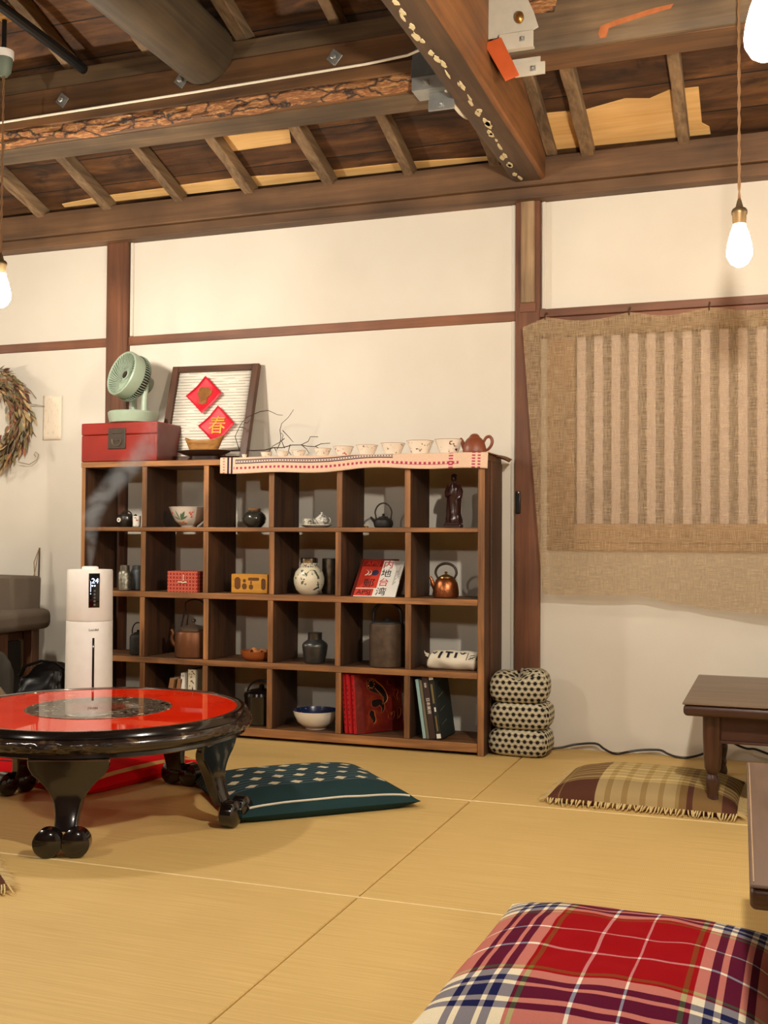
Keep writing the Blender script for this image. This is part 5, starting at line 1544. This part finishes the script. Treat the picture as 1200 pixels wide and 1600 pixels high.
# ------------------------------------------------------------------ power leads along the wall
pts = [(-.775, -.06, .006), (-.735, -.05, .012), (-.688, -.028, .022), (-.618, -.028, .030), (-.586, -.04, .016), (-.56, -.05, .006), (-.533, -.06, .005), (-.50, -.04, .010), (-.455, -.03, .018), (-.391, -.026, .022), (-.360, -.035, .012), (-.330, -.045, .006), (-.290, -.045, .006), (-.24, -.03, .020), (-.205, -.028, .045), (-.178, -.028, .069), (-.150, -.028, .070), (-.12, -.028, .056), (-.092, -.028, .048), (-.065, -.028, .048), (-.02, -.03, .034), (.06, -.04, .010), (.3, -.05, .005)]
mb = MB(); mb.tube(pts, .0042, 8, smooth=5)
tag(mb.build('power_cord', CABLE_K), 'black power cord trailing along the foot of the wall under the window', 'cable')

# ------------------------------------------------------------------ linen curtain hung on hooks
m = NT('sheer_linen')
o = m.obj()
h1 = m.noise(m.scaled(o, (520, 1, 22)), 1, 2, .5)
h2 = m.noise(m.scaled(o, (22, 1, 520)), 1, 2, .5)
th = m.math('ADD', h1, h2)
c = m.ramp(m.math('MULTIPLY', th, .5), [(.36, S(160, 138, 108)), (.5, S(188, 164, 132)), (.64, S(212, 190, 158))])
dif = m.n('BsdfDiffuse', {'Color': c})
trl = m.n('BsdfTranslucent', {'Color': c})
trn = m.n('BsdfTransparent', {'Color': (.96, .93, .88, 1)})
mx1 = m.n('MixShader', {0: .28}); m.t.links.new(dif.outputs[0], mx1.inputs[1]); m.t.links.new(trl.outputs[0], mx1.inputs[2])
alpha = m.math('MULTIPLY_ADD', th, -.55, 1.02)
mx2 = m.n('MixShader', {0: alpha}); m.t.links.new(mx1.outputs[0], mx2.inputs[1]); m.t.links.new(trn.outputs[0], mx2.inputs[2])
m.t.links.new(mx2.outputs[0], m.out.inputs[0])
LINEN = m.mat
CX0, CX1 = -.884, 1.10
HOOKS = [-.799, -.493, -.215, .09, .39, .70, 1.0]
def ctop(x):
    z = 1.600-.0
    if x < HOOKS[0]: return 1.594-(HOOKS[0]-x)*.33
    for a, b in zip(HOOKS, HOOKS[1:]):
        if a <= x <= b:
            q = (x-a)/(b-a); return 1.598-.020*math.sin(PI*q)**1.2
    return 1.59
def cbot(x):
    P_ = [(-.884, .577), (-.752, .571), (-.60, .572), (-.466, .576), (-.317, .547), (-.193, .530), (-.022, .520), (.2, .53), (.5, .56), (1.2, .55)]
    for (a, za), (b, zb_) in zip(P_, P_[1:]):
        if a <= x <= b:
            q = (x-a)/(b-a); q = q*q*(3-2*q); return za+(zb_-za)*q
    return .55
def curt(uu, vv):
    x = CX0+(CX1-CX0)*uu
    x2 = x
    e = max(0, 1-uu/.06)
    x2 += e*(.08*(vv**1.0)*1.0) if e > 0 else 0
    zt, zb_ = ctop(x), cbot(x2)
    z = zt+(zb_-zt)*vv
    y = -.062-.006*math.sin(x*14+vv*2)*(.3+.7*vv)-.004*math.sin(x*37+vv*4)*(1-vv)-.012*vv**3*math.sin(x*9+1)-.010*vv
    if x < -.81: y -= .006
    return (x2, y, z)
t = thing('linen_curtain', 'sheer beige linen curtain hung on hooks over the window', 'curtain', (0, 0, 0))
mb = MB(); mb.grid(curt, 160, 120); mb.build('cloth', LINEN, t, ang=80)
def hem(uu, vv):
    p = V(curt(uu, .004+.052*vv)); p.y -= .0015
    return p
mb = MB(); mb.grid(hem, 160, 8); mb.build('top_hem', LINEN, t, ang=80)
HK = plain('hook_metal', S(90, 66, 46), .4, .7)
for x in HOOKS:
    zt = ctop(x)
    mb = MB(); mb.tube([(x, -.066, zt-.012), (x, -.070, zt-.002), (x, -.062, zt+.010), (x, -.048, zt+.020), (x, -.036, zt+.016), (x, -.033, zt+.024)], .0028, 6)
    mb.build('hook', HK, t)

# ------------------------------------------------------------------ small things on posts and wall
t = thing('door_clip', 'small black plastic clip with a silver stud on the brown post', 'clip', (-.905, -.030, .913))
mb = MB(); mb.box((-.0095, -.010, -.042), (.0085, 0, .042)); mb.build('clip_body', BLACK_PL, t, .003)
mb = MB(); mb.ball((0, -.011, .036), .005, .003, .005, 12); mb.build('stud', CHROME, t)
m = NT('old_note_paper')
o = m.obj()
lnz = m.math('GREATER_THAN', m.noise(m.scaled(o, (120, 1, 40)), 1, 3, .7), .60)
c = m.mix(m.math('MULTIPLY', lnz, .35), S(232, 218, 198), S(176, 160, 142))
m.base(c, .9, spec=.1)
mb = MB(); mb.grid(lambda a, b: (-3.068+.099*a, -.004-.004*math.sin(a*PI)*(.4+.6*b), 1.203+.198*b), 12, 12)
tag(mb.build('paper_note', m.mat, None, solid=.0006), 'narrow faded paper note pinned to the wall next to the wreath', 'note')
# dried wreath
rr = random.Random(21)
t = thing('dried_wreath', 'ring of dried leaves and grasses hanging on the wall at the left edge', 'wreath', (-3.325, 0, 1.305))
mb = MB()
mb.tube([(.165*math.cos(a), -.045, .175*math.sin(a)) for a in [2*PI*q/48 for q in range(48)]], .022, 8, closed=True)
mb.build('twig_ring', plain('twig_brown', S(78, 58, 40), .9, vary=.4), t)
def leaves(n_, mats, ln0, ln1, wd0, wd1, r0, r1):
    mb = MB()
    for k in range(n_):
        a = rr.uniform(0, 2*PI)
        rad_ = rr.uniform(r0, r1)
        base = V((rad_*math.cos(a), rr.uniform(-.085, -.012), rad_*1.05*math.sin(a)))
        tang = V((-math.sin(a), 0, math.cos(a)))*(-1)
        outd = V((math.cos(a), 0, math.sin(a)))
        d = (tang*rr.uniform(.5, 1.2)+outd*rr.uniform(-.35, .8)+V((0, rr.uniform(-.5, .25), -.35))).normalized()
        sd = d.cross(V((rr.uniform(-1, 1), rr.uniform(-1, 1), rr.uniform(-1, 1)))).normalized()
        nn = d.cross(sd)
        ln, wd = rr.uniform(ln0, ln1), rr.uniform(wd0, wd1)
        cur = rr.uniform(-.3, .3)
        vs = []
        for q in range(6):
            s_ = q/5
            h = wd*math.sin(PI*min(1, s_*.92+.06))
            c_ = base+d*ln*s_+nn*ln*cur*s_*s_
            vs += [c_-sd*h+nn*h*.35, c_, c_+sd*h+nn*h*.35]
        fs = []
        for q in range(5):
            for z_ in (0, 1): fs.append((3*q+z_, 3*q+z_+1, 3*q+z_+4, 3*q+z_+3))
        mb.add(vs, fs, rr.randrange(len(mats)))
    return mb
LV = [plain('leaf_%s' % n_, c_, .8, vary=.35, nscale=50) for n_, c_ in (('olive', S(132, 116, 76)), ('tan', S(182, 154, 108)), ('brown', S(128, 96, 66)), ('grey', S(138, 130, 108)), ('wine', S(120, 66, 56)), ('rust', S(160, 108, 76)))]
o = leaves(1100, LV[:4]+LV[:4]+LV[4:], .03, .075, .0035, .009, .12, .215).build('dried_leaves', LV[:4]+LV[:4]+LV[4:], t, ang=80); o['kind'] = 'stuff'
o = leaves(60, LV[3:], .03, .05, .010, .016, .13, .19).build('dried_petals', LV[3:], t, ang=80); o['kind'] = 'stuff'
mb = MB()
mb.tube([(.20, -.03, .06), (.235, -.02, .055), (.27, -.012, .048)], .0016, 5)
mb.tube([(.15, -.03, -.20), (.20, -.02, -.21), (.235, -.015, -.19), (.245, -.015, -.165), (.230, -.018, -.155), (.222, -.018, -.168), (.232, -.018, -.176)], .0016, 5)
mb.tube([(.16, -.03, .15), (.20, -.02, .12), (.225, -.012, .085)], .0016, 5)
mb.build('curly_tendrils', plain('tendril', S(132, 108, 78), .8), t)
# thin stick leaning in the corner
mb = MB(); mb.tube([(-3.066, -.035, 0), (-3.065, -.03, .20), (-3.064, -.028, .5), (-3.060, -.026, .725)], [.0045, .0042, .004, .003], 8)
t = thing('wooden_stick', 'thin stick with frayed strings leaning on the wall behind the armchair', 'stick', (0, 0, 0))
mb.build('stick', plain('stick_wood', S(72, 52, 40), .7), t)
mb = MB()
mb.tube([(-3.060, -.03, .72), (-3.078, -.04, .66), (-3.070, -.045, .60), (-3.085, -.05, .54), (-3.088, -.05, .49), (-3.115, -.05, .445), (-3.145, -.05, .435)], .0022, 5)
mb.tube([(-3.062, -.03, .71), (-3.072, -.04, .62), (-3.086, -.05, .56), (-3.075, -.05, .50), (-3.10, -.05, .42)], .0018, 5)
mb.build('frayed_string', plain('string', S(150, 122, 88), .9), t)

# ------------------------------------------------------------------ armchair and bags at the left edge
FAB = fabric('grey_brown_upholstery', S(104, 92, 80))
t = thing('armchair', 'grey brown upholstered armchair with wooden legs cut by the left edge', 'armchair', (-3.45, -.30, 0))
mb = MB(); mb.add([(-.45, -.02, .40), (.405, -.02, .40), (.485, -.02, .455), (.478, -.02, .612), (-.45, -.02, .62), (-.45, .16, .40), (.42, .16, .40), (.49, .16, .455), (.485, .17, .605), (-.45, .17, .615)],
                  [(4, 3, 2, 1, 0), (5, 6, 7, 8, 9), (0, 1, 6, 5), (1, 2, 7, 6), (2, 3, 8, 7), (3, 4, 9, 8), (4, 0, 5, 9)])
mb.build('backrest', FAB, t, .014, seg=3)
mb = MB(); mb.tube([(.30, -.026, .43), (.345, -.030, .50), (.40, -.024, .605)], .004, 6); mb.build('seam_piping', fabric('pale_piping', S(150, 138, 120)), t)
mb = MB(); mb.box((-.45, -.24, .385), (.565, .14, .470)); mb.build('armrest', FAB, t, .028, seg=4)
mb = MB(); mb.box((-.45, -.20, .34), (.47, .10, .386)); mb.build('seat_rail', wood('chair_wood', S(62, 36, 24), S(98, 62, 40), 0, .5, 1), t, .004)
CHZ = wood('chair_leg_wood', S(70, 40, 26), S(112, 72, 46), 2, .5, 1)
mb = MB(); mb.box((.475, -.15, 0), (.52, -.09, .386)); mb.build('leg', CHZ, t, .004)
mb = MB(); mb.box((.475, .06, 0), (.52, .11, .386)); mb.build('leg', CHZ, t, .004)
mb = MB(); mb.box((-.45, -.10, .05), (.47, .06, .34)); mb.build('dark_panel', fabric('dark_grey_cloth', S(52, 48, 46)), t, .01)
def blob(c, rx, ry, rz, name, mat, label, cat, seed=0, e=.6, amp=.12, fr=3.0):
    def fn(uu, vv):
        a, th = 2*PI*uu, PI*vv-PI/2
        f1 = lambda q: math.copysign(abs(q)**e, q)
        n_ = 1+amp*noise.noise(V((math.cos(a)*fr*.6+seed, math.sin(a)*fr*.6, vv*fr)))+amp*.4*noise.noise(V((math.cos(a)*fr*2+seed, math.sin(a)*fr*2, vv*fr*3)))
        k = max(0, math.cos(th))**e
        return (rx*f1(math.cos(a))*k*n_, ry*f1(math.sin(a))*k*n_, max(-rz, rz*f1(math.sin(th))*n_))
    mb = MB(); mb.grid(fn, 64, 36, uv=False)
    o = mb.build(name, mat, None, ang=80)
    o.location = (c[0], c[1], c[2])
    return tag(o, label, cat)
t = thing('backpack', 'dark grey pack with a black strap in front of the armchair', 'bag', (-2.93, -.62, 0))
o = blob((0, 0, .17), .16, .10, .17, 'pack_body', fabric('charcoal_cloth', S(70, 66, 60)), None, None, 3.1); o.parent = t
mb = MB(); mb.tube([(.06, -.108, .335), (.11, -.106, .30), (.15, -.10, .24), (.17, -.09, .17), (.175, -.08, .10)], .014, 8, flat=.4); mb.build('strap', BLACK_PL, t)
# fluffy throw
t = thing('fur_throw', 'fluffy brown fur piece bunched beside the round table at the left edge', 'throw', (-2.76, -.80, 0))
FUR = plain('fur_brown', S(116, 98, 76), .95, vary=.5, nscale=20)
o = blob((0, 0, .115), .155, .09, .115, 'fur_body', FUR, None, None, 6.4, .8, .2, 3); o.parent = t
mb = MB()
rr = random.Random(8)
for k in range(1500):
    a, th = rr.uniform(0, 2*PI), math.asin(rr.uniform(-.3, 1))
    d = V((math.cos(a)*math.cos(th), math.sin(a)*math.cos(th), math.sin(th)))
    p = V((.152*d.x, .088*d.y, .115+.112*d.z))
    q = p+V((d.x*.022+rr.uniform(-.014, .014), d.y*.022+rr.uniform(-.014, .014), d.z*.014-.012+rr.uniform(-.01, .01)))
    mb.tube([p, (p+q)/2+d*.004, q], [.0016, .0012, .0003], 3)
o = mb.build('fur_hair', plain('fur_tips', S(142, 122, 94), .95, vary=.4), t); o['kind'] = 'stuff'
# black bag
t = thing('black_bag', 'slumped shiny black bag between the armchair and the white humidifier', 'bag', (-2.735, -.42, 0))
def bagshape(uu, vv):
    a = 2*PI*uu
    e = .55
    f1 = lambda q: math.copysign(abs(q)**e, q)
    k = 1-.10*vv
    n_ = .010*noise.noise(V((math.cos(a)*2.2, math.sin(a)*2.2, vv*4)))+.006*noise.noise(V((math.cos(a)*6, math.sin(a)*6, vv*9)))
    top = .235+.035*math.cos(a-.5)-.02*math.cos(2*a)
    return ((.115*k+n_)*f1(math.cos(a)), (.075*k*(1-.55*vv**3)+n_)*f1(math.sin(a)), vv*top)
mb = MB(); mb.grid(bagshape, 64, 24, uv=False); mb.add([bagshape(q/64, 1) for q in range(64)], [tuple(range(64))])
mb.build('bag_body', plain('black_leather', S(16, 15, 16), .35, vary=.2), t, ang=60)
mb = MB(); mb.tube([(-.09, -.03, .22), (-.05, -.05, .262), (.02, -.04, .285), (.07, -.02, .28), (.10, 0, .25)], .008, 8, flat=.5); mb.build('bag_strap', BLACK_PL, t)

# ------------------------------------------------------------------ tower humidifier and its mist
HX, HY = -2.398, -.60
t = thing('humidifier', 'white tower humidifier with a black display standing before the shelf', 'humidifier', (HX, HY, 0))
mb = MB(); mb.lathe([(.105, 0), (.108, .006), (.104, .018), (.080, .026), (.080, .03)], 56); mb.build('base', WHITE_PL, t)
mb = MB(); mb.lathe([(.0865, .03), (.0872, .034), (.0838, .462), (.0832, .464)], 64); mb.build('tank', WHITE_PL, t)
mb = MB(); mb.lathe([(.0832, .4655), (.0838, .467), (.0825, .645), (.0805, .652), (.03, .654)], 64); mb.build('upper_tank', WHITE_PL, t)
mb = MB(); mb.lathe([(.030, .653), (.030, .661), (.024, .664), (.010, .664), (.010, .660)], 32); mb.build('mist_nozzle', WHITE_PL, t)
tc = math.atan2(-4.0594-HY, 0-HX)                      # the front faces the room
FA = tc-.06+.14
def on_cyl(ang, z, rad_): return V((rad_*math.cos(FA+ang), rad_*math.sin(FA+ang), z))
def cyl_patch(name, a0, a1, z0, z1, rad_, mat, par=None):
    mb = MB(); mb.grid(lambda q, v_: on_cyl(a0+(a1-a0)*q, z0+(z1-z0)*v_, rad_-.0015*0), 16, 4, uv=False)
    return mb.build(name, mat, par or t, solid=.0012)
pn = cyl_patch('display_panel', -.13, .34, .515, .640, .0842, plain('gloss_black', S(14, 14, 18), .12, 0, .6))
def cyl_M(ang, z, rad_):
    n_ = V((math.cos(FA+ang), math.sin(FA+ang), 0)); xx = V((-n_.y, n_.x, 0))
    return Matrix(((xx.x, 0, n_.x, n_.x*rad_), (xx.y, 0, n_.y, n_.y*rad_), (0, 1, 0, z), (0, 0, 0, 1)))
LED = emit('led_blue_white', (.55, .65, 1), 3.0)
text_obj('display_digits', '24', .026, LED, pn, cyl_M(.13, .612, .0852))
mb = MB(); mb.box((-.001, -.019, 0), (.001, .019, .0004), 0, cyl_M(-.05, .592, .0850)); mb.build('level_bar', LED, pn)
mb = MB(); mb.lathe([(.0016, 0), (.0016, .0005)], 10, 0, cyl_M(-.05, .566, .0850)); mb.build('level_dot', LED, pn)
for q in range(2):
    mb = MB(); mb.lathe([(.0030, 0), (.0030, .0005)], 12, 0, cyl_M(.02+.10*q, .595, .0852)); mb.build('indicator_dot', LED, pn)
for q in range(5):
    mb = MB(); mb.lathe([(.0042, 0), (.0042, .0005)], 16, 0, cyl_M(.12, .576-.0125*q, .0850)); mb.build('touch_button', plain('button_grey', S(92, 92, 92), .4), pn)
text_obj('brand_text', 'Lacidel', .013, plain('brand_ink', S(60, 54, 52), .5), t, cyl_M(.10, .434, .0846))
sl = MB(); sl.grid(lambda q, v_: on_cyl(.045+.09*q, .036+.369*v_, .0879-.0034*(.002+.369*v_)/.428), 4, 8, uv=False); sl.build('water_slot', plain('smoky_slot', S(40, 26, 30), .2), t, solid=.001)

m = NT('mist_volume')
m.t.nodes.remove(m.b)
o = m.n('TexCoord').outputs['Object']
nz = m.noise(o, 9, 5, .6, 1.2)
MP = [(0, 0, .664, .012), (-.010, .02, .72, .022), (-.028, .045, .79, .034), (-.043, .07, .85, .048), (-.035, .10, .91, .060), (.005, .13, .97, .070), (.055, .15, 1.03, .078), (.11, .165, 1.09, .080), (.15, .175, 1.16, .07), (.16, .18, 1.23, .05)]
xyz = m.n('SeparateXYZ', {0: o})
zn = m.math('DIVIDE', m.math('SUBTRACT', xyz.outputs[2], .664), .566)
path = m.ramp(zn, [((p[2]-.664)/.566, ((p[0]+.2)/.5, p[1]/.3, p[3]/.1, 1)) for p in MP])
pc = m.n('SeparateColor', {0: path})
dx = m.math('SUBTRACT', m.math('SUBTRACT', xyz.outputs[0], HX), m.math('MULTIPLY_ADD', pc.outputs[0], .5, -.2))
dy = m.math('SUBTRACT', m.math('SUBTRACT', xyz.outputs[1], HY), m.math('MULTIPLY', pc.outputs[1], .3))
dist = m.math('DIVIDE', m.math('SQRT', m.math('ADD', m.math('MULTIPLY', dx, dx), m.math('MULTIPLY', dy, dy))), m.math('MULTIPLY', pc.outputs[2], .1))
fall = m.n('MapRange', {0: dist, 1: .15, 2: 1.0, 3: 1.0, 4: 0.0}, interpolation_type='SMOOTHSTEP').outputs[0]
fade = m.n('MapRange', {0: zn, 1: .45, 2: 1.0, 3: 1.0, 4: .08}).outputs[0]
nse = m.n('MapRange', {0: nz, 1: .36, 2: .66, 3: 0.0, 4: 26.0}).outputs[0]
den = m.math('MULTIPLY', m.math('MULTIPLY', nse, fall), fade)
vol = m.n('VolumePrincipled', {'Color': (.97, .97, .97, 1), 'Density': den, 'Anisotropy': .2})
m.t.links.new(vol.outputs[0], m.out.inputs['Volume'])
mb = MB(); mb.tube([(HX+p[0], HY+p[1], p[2]+.001) for p in MP], [p[3]*1.12 for p in MP], 24)
o = mb.build('mist', m.mat)
tag(o, 'pale mist curling up from the white humidifier', 'mist', None, 'stuff')
